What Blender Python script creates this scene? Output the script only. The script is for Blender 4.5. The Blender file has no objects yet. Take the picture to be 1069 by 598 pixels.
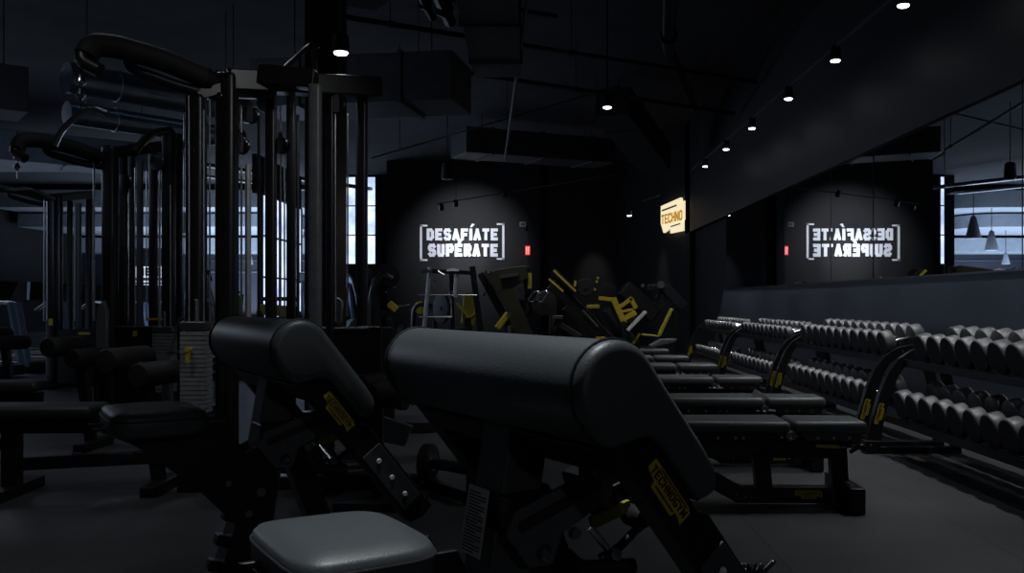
import bpy, bmesh, math, random
from mathutils import Vector, Matrix, Euler
random.seed(4)
V = Vector
PI = math.pi
scene = bpy.context.scene
COL = scene.collection
H, FPX, CX, CY = 1.07, 950.0, 563.0, 314.0      # eye height, focal length in px, vanishing point

def P(px, py, d):
    return V(((px-CX)/FPX*d, d, H-(py-CY)/FPX*d))

# ------------------------------------------------------------------ materials
def mk(name, col, rough=.5, metal=0.0, nscale=40, namt=.25, bump=0.0, spec=.5, emit=None, estr=0.0, coat=0.0):
    m = bpy.data.materials.new(name); m.use_nodes = True
    nt = m.node_tree; b = nt.nodes['Principled BSDF']
    tc = nt.nodes.new('ShaderNodeTexCoord'); n = nt.nodes.new('ShaderNodeTexNoise')
    n.inputs['Scale'].default_value = nscale; n.inputs['Detail'].default_value = 4
    nt.links.new(tc.outputs['Object'], n.inputs['Vector'])
    r = nt.nodes.new('ShaderNodeValToRGB')
    c = V(col[:3])
    r.color_ramp.elements[0].position = .3; r.color_ramp.elements[1].position = .7
    r.color_ramp.elements[0].color = (*[x*(1-namt) for x in c], 1)
    r.color_ramp.elements[1].color = (*[min(1, x*(1+namt)) for x in c], 1)
    nt.links.new(n.outputs['Fac'], r.inputs['Fac']); nt.links.new(r.outputs['Color'], b.inputs['Base Color'])
    b.inputs['Roughness'].default_value = rough; b.inputs['Metallic'].default_value = metal
    b.inputs['Specular IOR Level'].default_value = spec
    b.inputs['Coat Weight'].default_value = coat
    if bump:
        bp = nt.nodes.new('ShaderNodeBump'); bp.inputs['Strength'].default_value = bump; bp.inputs['Distance'].default_value = .002
        nt.links.new(n.outputs['Fac'], bp.inputs['Height']); nt.links.new(bp.outputs['Normal'], b.inputs['Normal'])
    if emit:
        b.inputs['Emission Color'].default_value = (*emit, 1); b.inputs['Emission Strength'].default_value = estr
    return m

M = {}
M['leather'] = mk('leather', (.060,.068,.073), .46, 0, 260, .12, .25, .5)
M['leather_dark'] = mk('leather_dark', (.016,.017,.019), .5, 0, 260, .12, .25, .4)
M['piping'] = mk('piping', (.012,.012,.013), .5, 0, 100)
M['black'] = mk('black_paint', (.007,.007,.008), .38, 0, 60, .2, 0, .45)
M['satin'] = mk('satin_black', (.014,.015,.017), .3, .3, 60, .2)
M['rubber'] = mk('rubber', (.010,.010,.011), .7, 0, 120, .2, .2, .3)
M['chrome'] = mk('chrome', (.60,.62,.64), .18, 1, 30, .1)
M['steel'] = mk('steel', (.30,.31,.33), .35, 1, 50, .15)
M['grey_plate'] = mk('grey_plate', (.075,.080,.088), .5, .1, 50, .12)
M['wear'] = mk('wear_plate', (.045,.050,.058), .5, 0, 80, .15)
M['yellow'] = mk('yellow', (.46,.34,.02), .5, 0, 60, .12)
M['stack_pale'] = mk('pale_metal', (.35,.36,.38), .45, .2, 40, .15)
M['yellow_bright'] = mk('yellow_bright', (.85,.62,.08), .45, 0, 60, .12)
M['yellow_dim'] = mk('yellow_paint', (.30,.26,.02), .45, 0, 60, .15)
M['ink'] = mk('ink', (.008,.007,.004), .6)
M['label_white'] = mk('label_paper', (.45,.45,.45), .6)
M['red'] = mk('red_tape', (.25,.03,.015), .5)
M['urethane'] = mk('urethane', (.09,.092,.098), .42, 0, 90, .15, .2)
M['urethane_shaded_face'] = mk('urethane_shaded_face', (.006,.006,.007), .6, 0, 90, .15)  # darker copy of urethane: shade from overhead light put into end faces
M['white_paint'] = mk('white_paint', (.85,.86,.9), .6, 0, 20, .03)
M['duct'] = mk('duct', (.042,.045,.050), .55, .2, 6, .2)
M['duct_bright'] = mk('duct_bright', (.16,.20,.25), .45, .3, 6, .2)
M['soffit'] = mk('soffit_white', (.30,.34,.38), .7, 0, 4, .1)
M['lens'] = mk('lens', (1,1,1), .3, 0, 10, 0, 0, .5, (.93,.96,1), 14)
M['amber'] = mk('amber_sign', (.9,.8,.5), .4, 0, 10, .05, 0, .5, (1,.86,.55), .9)
M['amber_text'] = mk('amber_text', (.5,.3,.05), .4, 0, 10, .05, 0, .5, (.75,.42,.06), .5)
M['red_lamp'] = mk('red_lamp', (.8,.05,.04), .4, 0, 10, 0, 0, .5, (1,.05,.04), .8)
M['red_text'] = mk('red_text', (.9,.6,.6), .4, 0, 10, 0, 0, .5, (1,.55,.5), .8)
M['screen'] = mk('console', (.05,.08,.13), .2, .2, 20, .2, 0, .5, (.25,.40,.62), .10)
M['blue_lit_frame'] = mk('blue_lit_frame', (.05,.08,.13), .3, .6, 20, .2, 0, .5, (.25,.40,.62), .012)  # blue light on the frames put in as tint and faint emission
M['lightbox'] = mk('lightbox', (.8,.85,.95), .5, 0, 5, .05, 0, .5, (.75,.83,1), .75)

def wallmat(name, col, rough, scale, amt, bump=.15):
    return mk(name, col, rough, 0, scale, amt, bump, .35)
M['wall'] = wallmat('wall_paint', (.0135,.0135,.0145), .75, 3, .12)
M['wall_blue'] = wallmat('wall_blue', (.036,.043,.060), .45, 1.2, .15)
M['bulk'] = wallmat('bulkhead_paint', (.009,.009,.0105), .5, 2, .12)
M['ceil'] = wallmat('ceiling_paint', (.030,.032,.038), .9, 1.5, .25)

# mirror
m = bpy.data.materials.new('mirror'); m.use_nodes = True; b = m.node_tree.nodes['Principled BSDF']
n = m.node_tree.nodes.new('ShaderNodeTexNoise'); n.inputs['Scale'].default_value = .7
mr = m.node_tree.nodes.new('ShaderNodeMapRange'); mr.inputs['To Min'].default_value = .0; mr.inputs['To Max'].default_value = .012
m.node_tree.links.new(n.outputs['Fac'], mr.inputs['Value']); m.node_tree.links.new(mr.outputs['Result'], b.inputs['Roughness'])
b.inputs['Base Color'].default_value = (.80,.82,.84,1); b.inputs['Metallic'].default_value = 1
M['mirror'] = m

# window light: frosted daylight, with vertical falloff
m = bpy.data.materials.new('window_daylight'); m.use_nodes = True; nt = m.node_tree; b = nt.nodes['Principled BSDF']
tc = nt.nodes.new('ShaderNodeTexCoord'); n = nt.nodes.new('ShaderNodeTexNoise'); n.inputs['Scale'].default_value = 2.2
nt.links.new(tc.outputs['Object'], n.inputs['Vector'])
r = nt.nodes.new('ShaderNodeValToRGB'); r.color_ramp.elements[0].position = .35; r.color_ramp.elements[1].position = .65
r.color_ramp.elements[0].color = (.24,.31,.48,1); r.color_ramp.elements[1].color = (.50,.60,.85,1)
nt.links.new(n.outputs['Fac'], r.inputs['Fac']); nt.links.new(r.outputs['Color'], b.inputs['Emission Color'])
b.inputs['Emission Strength'].default_value = 2.2; b.inputs['Base Color'].default_value = (.1,.12,.15,1)
M['daylight'] = m

# floor: rubber tiles with flecks and fine joints
m = bpy.data.materials.new('rubber_floor'); m.use_nodes = True; nt = m.node_tree; b = nt.nodes['Principled BSDF']
tc = nt.nodes.new('ShaderNodeTexCoord')
n1 = nt.nodes.new('ShaderNodeTexNoise'); n1.inputs['Scale'].default_value = 1.3; n1.inputs['Detail'].default_value = 6
n2 = nt.nodes.new('ShaderNodeTexNoise'); n2.inputs['Scale'].default_value = 90; n2.inputs['Detail'].default_value = 3
br = nt.nodes.new('ShaderNodeTexBrick'); br.offset = 0; br.inputs['Scale'].default_value = 1
br.inputs['Brick Width'].default_value = 1.0; br.inputs['Row Height'].default_value = 1.0
br.inputs['Mortar Size'].default_value = .006; br.inputs['Mortar Smooth'].default_value = .4
br.inputs['Color1'].default_value = (1,1,1,1); br.inputs['Color2'].default_value = (.93,.93,.93,1); br.inputs['Mortar'].default_value = (.45,.45,.45,1)
for q in (n1, n2, br): nt.links.new(tc.outputs['Object'], q.inputs['Vector'])
r1 = nt.nodes.new('ShaderNodeValToRGB'); r1.color_ramp.elements[0].position = .3; r1.color_ramp.elements[1].position = .72
r1.color_ramp.elements[0].color = (.027,.029,.032,1); r1.color_ramp.elements[1].color = (.050,.053,.058,1)
nt.links.new(n1.outputs['Fac'], r1.inputs['Fac'])
mx = nt.nodes.new('ShaderNodeMix'); mx.data_type = 'RGBA'; mx.blend_type = 'MULTIPLY'; mx.inputs[0].default_value = 1
nt.links.new(r1.outputs['Color'], mx.inputs[6]); nt.links.new(br.outputs['Color'], mx.inputs[7])
nt.links.new(mx.outputs[2], b.inputs['Base Color'])
b.inputs['Roughness'].default_value = .55; b.inputs['Specular IOR Level'].default_value = .35
bp = nt.nodes.new('ShaderNodeBump'); bp.inputs['Strength'].default_value = .25; bp.inputs['Distance'].default_value = .003
nt.links.new(n2.outputs['Fac'], bp.inputs['Height']); nt.links.new(bp.outputs['Normal'], b.inputs['Normal'])
M['floor'] = m

# ------------------------------------------------------------------ mesh kit
def rpath(pts, rad=.06, n=5):
    pts = [V(p) for p in pts]; out = [pts[0]]
    for i in range(1, len(pts)-1):
        a, b_, c = pts[i-1], pts[i], pts[i+1]
        r = min(rad, (a-b_).length*.45, (c-b_).length*.45)
        p0 = b_+(a-b_).normalized()*r; p2 = b_+(c-b_).normalized()*r
        for k in range(n+1):
            t = k/n; out.append(p0*(1-t)**2 + b_*2*t*(1-t) + p2*t*t)
    out.append(pts[-1]); return out

SPLIT = {'seat_bracket','backrest_bracket','wheel','bolt','rivet','hanger_rod','flange','height_rack','collar','pipe_clamp','peg_end','yellow_rail','steel_tab','foot_bar','release_pin','light_strip','side_beam','cross_bar','safety_catch','bar_hook','loop_handle'}
class MB:
    def __init__(s): s.v = []; s.f = []; s.g = []
    def add(s, vs, fs):
        s.g.append((len(s.v), len(s.f)))
        o = len(s.v); s.v += [V(x) for x in vs]; s.f += [[i+o for i in f] for f in fs]; return s
    def box(s, c, d, rot=(0,0,0)):
        R = Euler(rot).to_matrix(); c = V(c)
        vs = [c + R @ V((sx*d[0]/2, sy*d[1]/2, sz*d[2]/2)) for sx in (-1,1) for sy in (-1,1) for sz in (-1,1)]
        return s.add(vs, [(0,1,3,2),(4,6,7,5),(0,4,5,1),(2,3,7,6),(0,2,6,4),(1,5,7,3)])
    def bar(s, p0, p1, w, h, up=(0,0,1), ext=0):
        p0, p1 = V(p0), V(p1); d = (p1-p0).normalized(); p0 = p0-d*ext; p1 = p1+d*ext
        up = V(up)
        if abs(d.dot(up)) > .98: up = V((0,1,0))
        sd = d.cross(up).normalized(); u2 = sd.cross(d).normalized()
        vs = [p + sd*(a*w/2) + u2*(b_*h/2) for p in (p0, p1) for a, b_ in ((-1,-1),(1,-1),(1,1),(-1,1))]
        return s.add(vs, [(3,2,1,0),(4,5,6,7),(0,1,5,4),(1,2,6,5),(2,3,7,6),(3,0,4,7)])
    def tube(s, pts, r, seg=10, sx=1.0):
        pts = [V(p) for p in pts]; n = len(pts); ups = None; rings = []
        t0 = (pts[1]-pts[0]).normalized(); a = V((0,0,1)) if abs(t0.z) < .9 else V((0,1,0))
        u = t0.cross(a).normalized()
        for i, p in enumerate(pts):
            t = ((pts[min(i+1,n-1)]-pts[max(i-1,0)])).normalized()
            u = (u - t*u.dot(t)).normalized(); w = t.cross(u)
            rr = r[i] if isinstance(r, (list, tuple)) else r
            rings.append([p + u*math.cos(2*PI*k/seg)*rr*sx + w*math.sin(2*PI*k/seg)*rr for k in range(seg)])
        vs = [q for rg in rings for q in rg]; fs = []
        for i in range(n-1):
            for k in range(seg):
                fs.append((i*seg+k, i*seg+(k+1)%seg, (i+1)*seg+(k+1)%seg, (i+1)*seg+k))
        fs.append(tuple(range(seg))[::-1]); fs.append(tuple((n-1)*seg+k for k in range(seg)))
        return s.add(vs, fs)
    def lathe(s, prof, o, axis, seg=24):
        o = V(o); ax = V(axis).normalized(); a = V((0,0,1)) if abs(ax.z) < .9 else V((1,0,0))
        u = ax.cross(a).normalized(); w = ax.cross(u); vs = []; fs = []
        for (t, r) in prof:
            for k in range(seg):
                vs.append(o + ax*t + (u*math.cos(2*PI*k/seg)+w*math.sin(2*PI*k/seg))*max(r, 1e-4))
        for i in range(len(prof)-1):
            for k in range(seg):
                fs.append((i*seg+k, i*seg+(k+1)%seg, (i+1)*seg+(k+1)%seg, (i+1)*seg+k))
        fs.append(tuple(range(seg))[::-1]); fs.append(tuple((len(prof)-1)*seg+k for k in range(seg)))
        return s.add(vs, fs)
    def prism(s, poly, o, ux, vy, w0, w1):
        """2-D outline in the (ux,vy) frame pushed from w0 to w1 along ux x vy"""
        o, ux, vy = V(o), V(ux), V(vy); nn = ux.cross(vy); n = len(poly)
        vs = [o+ux*a+vy*b_+nn*w for w in (w0, w1) for a, b_ in poly]
        fs = [tuple(range(n))[::-1], tuple(range(n, 2*n))] + [(i, (i+1)%n, n+(i+1)%n, n+i) for i in range(n)]
        return s.add(vs, fs)
    def ribbon(s, path, t, o, ux, vy, w0, w1):
        """wide line as a prism along a 2-D path"""
        pp = [V((a, b_)) for a, b_ in path]; L = []; R = []
        for i, p in enumerate(pp):
            d = (pp[min(i+1,len(pp)-1)]-pp[max(i-1,0)]).normalized(); nn = V((-d.y, d.x))
            tt = t[i] if isinstance(t, (list,tuple)) else t
            L.append(tuple(p+nn*tt/2)); R.append(tuple(p-nn*tt/2))
        n = len(pp)
        for i in range(n-1):
            s.prism([R[i], R[i+1], L[i+1], L[i]], o, ux, vy, w0, w1)
        return s
    def build(s, name, mat, parent=None, bevel=0, seg=2, ang=32, merge=True):
        if name in SPLIT and parent and len(s.g) > 1:
            out = None; g = s.g+[(len(s.v), len(s.f))]
            for (v0, f0), (v1, f1) in zip(g, g[1:]):
                q = MB(); q.v = s.v[v0:v1]; q.f = [[i-v0 for i in f] for f in s.f[f0:f1]]
                out = q.build(name, mat, parent, bevel, seg, ang, merge)
            return out
        me = bpy.data.meshes.new(name); bm = bmesh.new()
        vv = [bm.verts.new(p) for p in s.v]
        for f in s.f:
            try: bm.faces.new([vv[i] for i in f])
            except Exception: pass
        if merge: bmesh.ops.remove_doubles(bm, verts=bm.verts, dist=1e-6)
        bmesh.ops.recalc_face_normals(bm, faces=bm.faces)
        for f in bm.faces: f.smooth = True
        for e in bm.edges:
            if len(e.link_faces) != 2 or e.calc_face_angle(0) > math.radians(ang): e.smooth = False
        bm.to_mesh(me); bm.free()
        me.materials.append(M[mat] if isinstance(mat, str) else mat)
        o = bpy.data.objects.new(name, me); COL.objects.link(o)
        if parent: o.parent = parent
        if bevel:
            bv = o.modifiers.new('bevel', 'BEVEL'); bv.width = bevel; bv.segments = seg; bv.limit_method = 'ANGLE'; bv.angle_limit = math.radians(40)
            bv.harden_normals = seg == 2
            for p in me.polygons: p.use_smooth = True
            if seg >= 2:
                at = me.attributes.get('sharp_edge')
                if at: me.attributes.remove(at)
        return o

def tag(o, label=None, cat=None, group=None, kind=None):
    if label: o['label'] = label
    if cat: o['category'] = cat
    if group: o['group'] = group
    if kind: o['kind'] = kind
    return o
def thing(name, label, cat, loc=(0,0,0), rz=0, group=None):
    o = bpy.data.objects.new(name, None); COL.objects.link(o)
    o.location = loc; o.rotation_euler = (0,0,rz); o.empty_display_size = .1
    return tag(o, label, cat, group)
def dup(root, loc, rz=None, label=None, group=None, scale=None):
    r = root.copy(); COL.objects.link(r); r.location = loc
    if rz is not None: r.rotation_euler = (0,0,rz)
    if label: r['label'] = label
    if group: r['group'] = group
    if scale: r.scale = scale
    for ch in list(root.children):
        c = ch.copy(); COL.objects.link(c); c.parent = r
        for g in list(ch.children):
            d = g.copy(); COL.objects.link(d); d.parent = c
    return r
def struct(name, mb, mat, bevel=0):
    o = mb.build(name, mat, None, bevel); o['kind'] = 'structure'; return o

# ------------------------------------------------------------------ lettering
G = {
 'A': [[(0,0),(.5,1),(1,0)],[(.2,.28),(.8,.28)]],
 'C': [[(1,.8),(1,.9),(.8,1),(.2,1),(0,.85),(0,.15),(.2,0),(.8,0),(1,.1),(1,.2)]],
 'D': [[(0,0),(0,1),(.65,1),(1,.78),(1,.22),(.65,0),(0,0)]],
 'E': [[(1,0),(0,0),(0,1),(1,1)],[(0,.5),(.8,.5)]],
 'F': [[(0,0),(0,1),(1,1)],[(0,.48),(.8,.48)]],
 'G': [[(1,.85),(1,1),(.2,1),(0,.85),(0,.15),(.2,0),(1,0),(1,.42),(.55,.42)]],
 'H': [[(0,0),(0,1)],[(1,0),(1,1)],[(0,.5),(1,.5)]],
 'I': [[(.5,0),(.5,1)]],
 'L': [[(0,1),(0,0),(1,0)]],
 'M': [[(0,0),(0,1),(.5,.25),(1,1),(1,0)]],
 'N': [[(0,0),(0,1),(1,0),(1,1)]],
 'O': [[(.2,0),(0,.18),(0,.82),(.2,1),(.8,1),(1,.82),(1,.18),(.8,0),(.2,0)]],
 'P': [[(0,0),(0,1),(.8,1),(1,.85),(1,.58),(.8,.42),(0,.42)]],
 'R': [[(0,0),(0,1),(.8,1),(1,.85),(1,.6),(.8,.45),(0,.45)],[(.5,.45),(1,0)]],
 'S': [[(0,.12),(.2,0),(.8,0),(1,.15),(1,.36),(.8,.48),(.2,.54),(0,.66),(0,.85),(.2,1),(.8,1),(1,.88)]],
 'T': [[(.5,0),(.5,1)],[(0,1),(1,1)]],
 'U': [[(0,1),(0,.18),(.2,0),(.8,0),(1,.18),(1,1)]],
 'W': [[(0,1),(.22,0),(.5,.7),(.78,0),(1,1)]],
 'X': [[(0,0),(1,1)],[(0,1),(1,0)]],
 'Y': [[(.5,0),(.5,.45)],[(0,1),(.5,.45),(1,1)]],
}
def text_mb(mb, txt, x0, z0, width, height, t, o, ux, vy, w0, w1, gap=.22, narrow='I'):
    ws = [.42 if c in narrow else 1.0 for c in txt]
    tot = sum(ws)+gap*(len(txt)-1); k = width/tot; x = x0; idx = 0
    for c, w in zip(txt, ws):
        cw = w*k
        for st in G[c]:
            pts = [V((x+t/2+a*(cw-t), z0+t/2+b_*(height-t))) for a, b_ in st]
            for a, b_ in zip(pts, pts[1:]):
                d = (b_-a).normalized(); nn = V((-d.y, d.x))*t/2; e = d*t*.42
                q = [a-e-nn, b_+e-nn, b_+e+nn, a-e+nn]
                idx += 1; mb.prism([tuple(p) for p in q], o, ux, vy, w0, w1+(idx%12)*t*.012)
        x += cw + gap*k
    return mb

LOGO = [(0,.42),(0,1),(.10,1.0),(.10,1.0),(.93,1.0),(.96,.90),(1,.90),(1,.12),(.93,.22),(.80,.30),(.78,0),(.24,0),(.22,.30)]
def badge(parent, o, ux, vy, L, h, name='badge', mat='yellow', ink='ink', cream=False):
    """yellow nameplate of the equipment maker with its lettering"""
    poly = [(a*L, b_*h) for a, b_ in LOGO]
    pl = MB().prism(poly, o, ux, vy, 0, .003).build(name, mat, parent)
    tx = MB()
    text_mb(tx, 'TECHNOGYM', .05*L, .40*h, .90*L, .40*h, .042*L*.42, o, ux, vy, .003, .0045, .25)
    tx.prism([(.28*L,.16*h),(.76*L,.16*h),(.76*L,.23*h),(.28*L,.23*h)], o, ux, vy, .003, .0045)
    t = .018*L
    tx.prism([(.16*L,.87*h),(.9*L,.87*h),(.9*L,.92*h),(.16*L,.92*h)], o, ux, vy, .003, .0045)
    tx.build('lettering', ink, pl, merge=False)
    return pl

# ------------------------------------------------------------------ setting
W = 3.1; YB = 24.2; ZC = 4.8
struct('floor', MB().box((-8,14,-.05), (40,52,.1)), 'floor')
struct('ceiling', MB().box((-8,14,ZC+.05), (40,52,.1)), 'ceil')
# right wall: lower painted panel, mirrors, bulkhead
ZW, ZM = 1.263, 2.49
YE = 15.3
struct('wall_right', MB().prism([(-6,0),(YE+1.1,0),(YE,ZW),(-6,ZW)], (W,0,0), (0,1,0), (0,0,1), 0, .2), 'wall_blue')  # slanted far end: a shadow edge put into the panel's shape
struct('wall_right.001', MB().box((W+.26,6.7,ZC/2), (.3,25.4,ZC)), 'wall')
struct('wall_right.002', MB().box((W+.06,6.7,(ZM+ZC)/2), (.12,25.4,ZC-ZM)), 'bulk')
struct('trim_1', MB().box((W-.004,(YE-6)/2,ZW+.006), (.02,YE+6,.014)), 'satin')
# mirror panels (each a sheet of glass set a hair out of true)
segs = [(-5.95, 5.9, 0.0), (5.91, 7.03, 0.001), (7.04, 8.54, -.0036), (8.55, 9.78, 0.0), (9.79, 11.6, .0034), (11.61, YE-.05, -.0005)]
for i, (a, b_, rot) in enumerate(segs):
    mo = MB().box((0,0,0), (.012, b_-a, ZM-ZW-.02)).build('wall_mirror', 'mirror')
    mo.location = (W+.04, (a+b_)/2, (ZM+ZW)/2+.005); mo.rotation_euler = (0,0,rot); mo['kind'] = 'structure'
    ca = MB().box((W+.033, b_+.004, (ZM+ZW)/2), (.003,.006,ZM-ZW)).build('trim_joint', 'black'); ca['kind'] = 'structure'
# corner and slanted wall carrying the illuminated sign
struct('wall_corner', MB().box((W+.1,19.1,ZC/2), (.2,.7,ZC)), 'wall')
sa, sb = V((W+.02,19.45,0)), V((W-1.03,YB+.05,0))
sl = (sb-sa).normalized()
struct('wall_slanted', MB().bar(sa+V((.09,0,ZC/2)), sb+V((.09,0,ZC/2)), .16, ZC), 'wall')
struct('wall_back', MB().box(((-4.06+4)/2, YB+.1, ZC/2), (8.06,.2,ZC)), 'wall')
struct('trim_2', MB().box((-.13, YB-.12, ZC/2), (.34,.26,ZC)), 'bulk')      # shallow pier right of the lettering
struct('wall_far', MB().box((-4.9,27.1,ZC/2), (2.4,.2,ZC)), 'wall')
struct('wall_left', MB().box((-17.9,14,ZC/2), (.2,50,ZC)), 'wall')
struct('wall_far_left', MB().box((-12,36.1,ZC/2), (13,.2,ZC)), 'wall_blue')
struct('column_1', MB().box((-1.945,8.3,ZC/2), (.29,.42,ZC)), 'black', .01)
# windows
def window(name, c, sx, sy, z0, z1, nx, nz):
    """daylit window in a wall running along x (sx>0) or along y (sy>0)"""
    ax = V((1,0,0)) if sx else V((0,1,0)); L = sx or sy; nn = V((0,-1,0)) if sx else V((1,0,0))
    c = V(c); fr = MB(); zc = (z0+z1)/2
    for k in range(nx+1):
        q = c+ax*(-L/2+L*k/nx); fr.box((q.x, q.y, zc), (.04,.05,z1-z0) if sx else (.05,.04,z1-z0))
    for k in range(nz+1):
        z = z0+(z1-z0)*k/nz; fr.box((c.x, c.y, z), (L,.05,.035) if sx else (.05,L,.035))
    f = fr.build(name, 'black'); f['kind'] = 'structure'
    MB().box((c.x-nn.x*.01, c.y-nn.y*.01, zc), (L,.012,z1-z0) if sx else (.012,L,z1-z0)).build('window_pane', 'daylight', f)
window('window_1', (-5.0,17.75,0), 0, 2.7, .75, 3.0, 5, 3)
struct('wall_partition', MB().box((-5.08,17.75,.37), (.1,3.0,.75)).box((-5.08,17.75,3.35), (.1,3.0,.7)), 'wall')
window('window_2', (-5.58,26.96,0), .30, 0, 2.15, 4.75, 1, 3)
window('window_3', (-4.98,26.96,0), .28, 0, 2.15, 4.75, 1, 3)

# ------------------------------------------------------------------ ceiling services
CL = 'ceiling'
def duct(label, pts, w, h, mat='duct', name='air_duct', flanges=0, cat='duct', group=None):
    mb = MB()
    for a, b_ in zip(pts, pts[1:]): mb.bar(a, b_, w, h)
    t = thing(name, label, cat, (V(pts[0])+V(pts[-1]))/2, 0, group)
    o = mb.build('duct_body', mat, t, .01); o.location = -t.location
    if flanges:
        fb = MB(); a, b_ = V(pts[0]), V(pts[-1]); d = (b_-a).normalized()
        for k in range(flanges):
            q = a+(b_-a)*((k+.5)/flanges); fb.bar(q-d*.02, q+d*.02, w+.05, h+.05)
        [None for f in [fb.build('flange', mat, t)]]
        for f in t.children:
            if f.name.startswith('flange'): f.location = -t.location
    hb = MB(); 
    for k in (.15,.85):
        q = V(pts[0])+(V(pts[-1])-V(pts[0]))*k
        hb.tube([q+V((0,0,h/2)), V((q.x,q.y,ZC))], .008, 6)
    hb.build('hanger_rod', 'black', t)
    for f in t.children:
        if f.name.startswith('hanger_rod'): f.location = -t.location
    return t
duct('wide flat grey air duct running away down the middle of the ceiling', [(-.42,2.6,3.95),(-.50,11.0,3.95)], .56, .36, flanges=6)
duct('shallow dark duct box crossing the ceiling above the cable stations', [(-3.3,11.0,3.6),(-.9,10.6,3.6)], .9, .55, 'duct', flanges=2)
duct('dark square duct slab above the farther cable station on the left', [(-6.9,9.6,3.42),(-5.9,10.4,3.42)], .7, .50, 'bulk', flanges=2)
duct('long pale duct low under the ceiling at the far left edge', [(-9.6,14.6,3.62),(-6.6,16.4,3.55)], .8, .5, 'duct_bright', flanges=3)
def round_duct(label, a, b_, r, mat='duct_round', n=2):
    a, b_ = V(a), V(b_); c = (a+b_)/2
    t = thing('round_duct', label, 'duct', c)
    MB().tube([a-c, b_-c], r, 28).build('duct_body', mat, t)
    for k in range(n):
        q = (a-c)+(b_-a)*((k+.5)/n); d = (b_-a).normalized()
        MB().tube([q-d*.015, q+d*.015], r+.012, 28).build('flange', mat, t)
    for k in (.1,.9):
        q = (a-c)+(b_-a)*k; MB().tube([q, V((q.x,q.y,ZC-c.z))], .006, 5).build('hanger_rod', 'black', t)
    return t
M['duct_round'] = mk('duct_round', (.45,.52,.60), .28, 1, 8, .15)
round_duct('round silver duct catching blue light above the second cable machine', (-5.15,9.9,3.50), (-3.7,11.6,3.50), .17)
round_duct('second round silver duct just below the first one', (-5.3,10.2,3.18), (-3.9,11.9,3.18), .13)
duct('dark square duct slanting across the ceiling at top left', [(-5.2,6.9,4.3),(-1.6,9.4,4.3)], .5, .35, 'bulk', flanges=3)
duct('angled olive-tinged duct in front of the right corner of the ceiling', [(1.2,15.0,4.35),(2.2,17.2,3.75)], .6, .5, 'duct', flanges=2)
duct('broad dark duct hanging over the machines near the back wall', [(-1.6,18.0,4.2),(1.4,19.4,4.2)], .9, .5, 'duct', flanges=3)
def pipe(label, pts, r=.03, mat='black', cat='pipe', name='ceiling_pipe', group=None):
    pts = [V(p) for p in pts]
    t = thing(name, label, cat, (pts[0]+pts[-1])/2, 0, group)
    o = MB().tube(rpath(pts, .25), r, 8).build('pipe_run', mat, t); o.location = -t.location
    c = MB()
    for k in (.1,.5,.9):
        q = pts[0]+(pts[1]-pts[0])*k
        c = MB().tube([q, V((q.x,q.y,ZC))], .006, 5); c.lathe([(-.02,r*1.5),(.02,r*1.5)], q, pts[1]-pts[0], 8)
        c.g = [(0,0)]; o = c.build('pipe_clamp', 'black', t); o.location = -t.location
    return t
pipe('thin dark pipe crossing the ceiling at the top left', [(-6.5,6.2,4.45),(-.2,9.2,4.45)], .035)
pipe('second dark pipe crossing just below the top left one', [(-6.5,6.9,4.32),(.2,10.4,4.32)], .03)
pipe('dark pipe slanting down from the upper centre left of the ceiling', [(-1.25,6.2,4.4),(-1.0,10.2,4.2)], .07)
pipe('dark pipe beside the slanting one near the ceiling duct', [(-1.5,6.2,4.45),(-1.2,10.2,4.25)], .05)
pipe('long thin conduit drooping down across the centre of the ceiling', [(.08,6.0,4.2),(-.6,16.0,3.55)], .022, 'grey_plate')
pipe('dark pipe crossing above the middle ceiling lamp', [(-2.2,10.0,4.2),(3.0,12.6,4.1)], .03)
pipe('heavy dark pipe curving down at the right of the ceiling', [(1.0,6.6,4.5),(1.7,12.0,4.4),(2.4,14.2,4.1)], .08)
pipe('dark pipe crossing behind the middle ceiling lamp', [(-2.0,11.0,4.0),(3.0,14.0,3.95)], .03)
pipe('long pipe with silver sheen running over the left part of the ceiling', [(-9.0,20.0,4.3),(-4.4,28.0,4.4)], .06, 'steel')
pipe('second silvery pipe parallel to the long one over the left part', [(-9.6,20.4,4.15),(-5.2,28.2,4.25)], .04, 'steel')

# track rails and lamps
def track(label, a, b_, r=.02):
    a, b_ = V(a), V(b_); t = thing('track_rail', label, 'light track', (a+b_)/2)
    MB().bar(a-t.location, b_-t.location, r*1.6, r*1.2).build('rail', 'grey_plate', t)
    c = MB()
    for k in (.1,.9):
        q = a+(b_-a)*k-t.location; c.tube([q, V((q.x,q.y,ZC-t.location.z))], .006, 5)
    c.build('hanger_rod', 'black', t); return t
track('light rail with a row of small spots along the top of the mirror wall', (2.6,3.5,3.3), (2.6,15.6,3.3), .014)
track('thin rail crossing the ceiling above the wall lettering', P(388,165,13), P(645,90,15), .02)
track('light rail with three small spots hanging in front of the white wall lettering', P(455,213,21.0), P(650,181,22.8), .02)
track('short yellowish rail above the illuminated sign on the slanted wall', (W-.42,20.3,3.42), (W-.66,21.4,3.42), .022)

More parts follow.
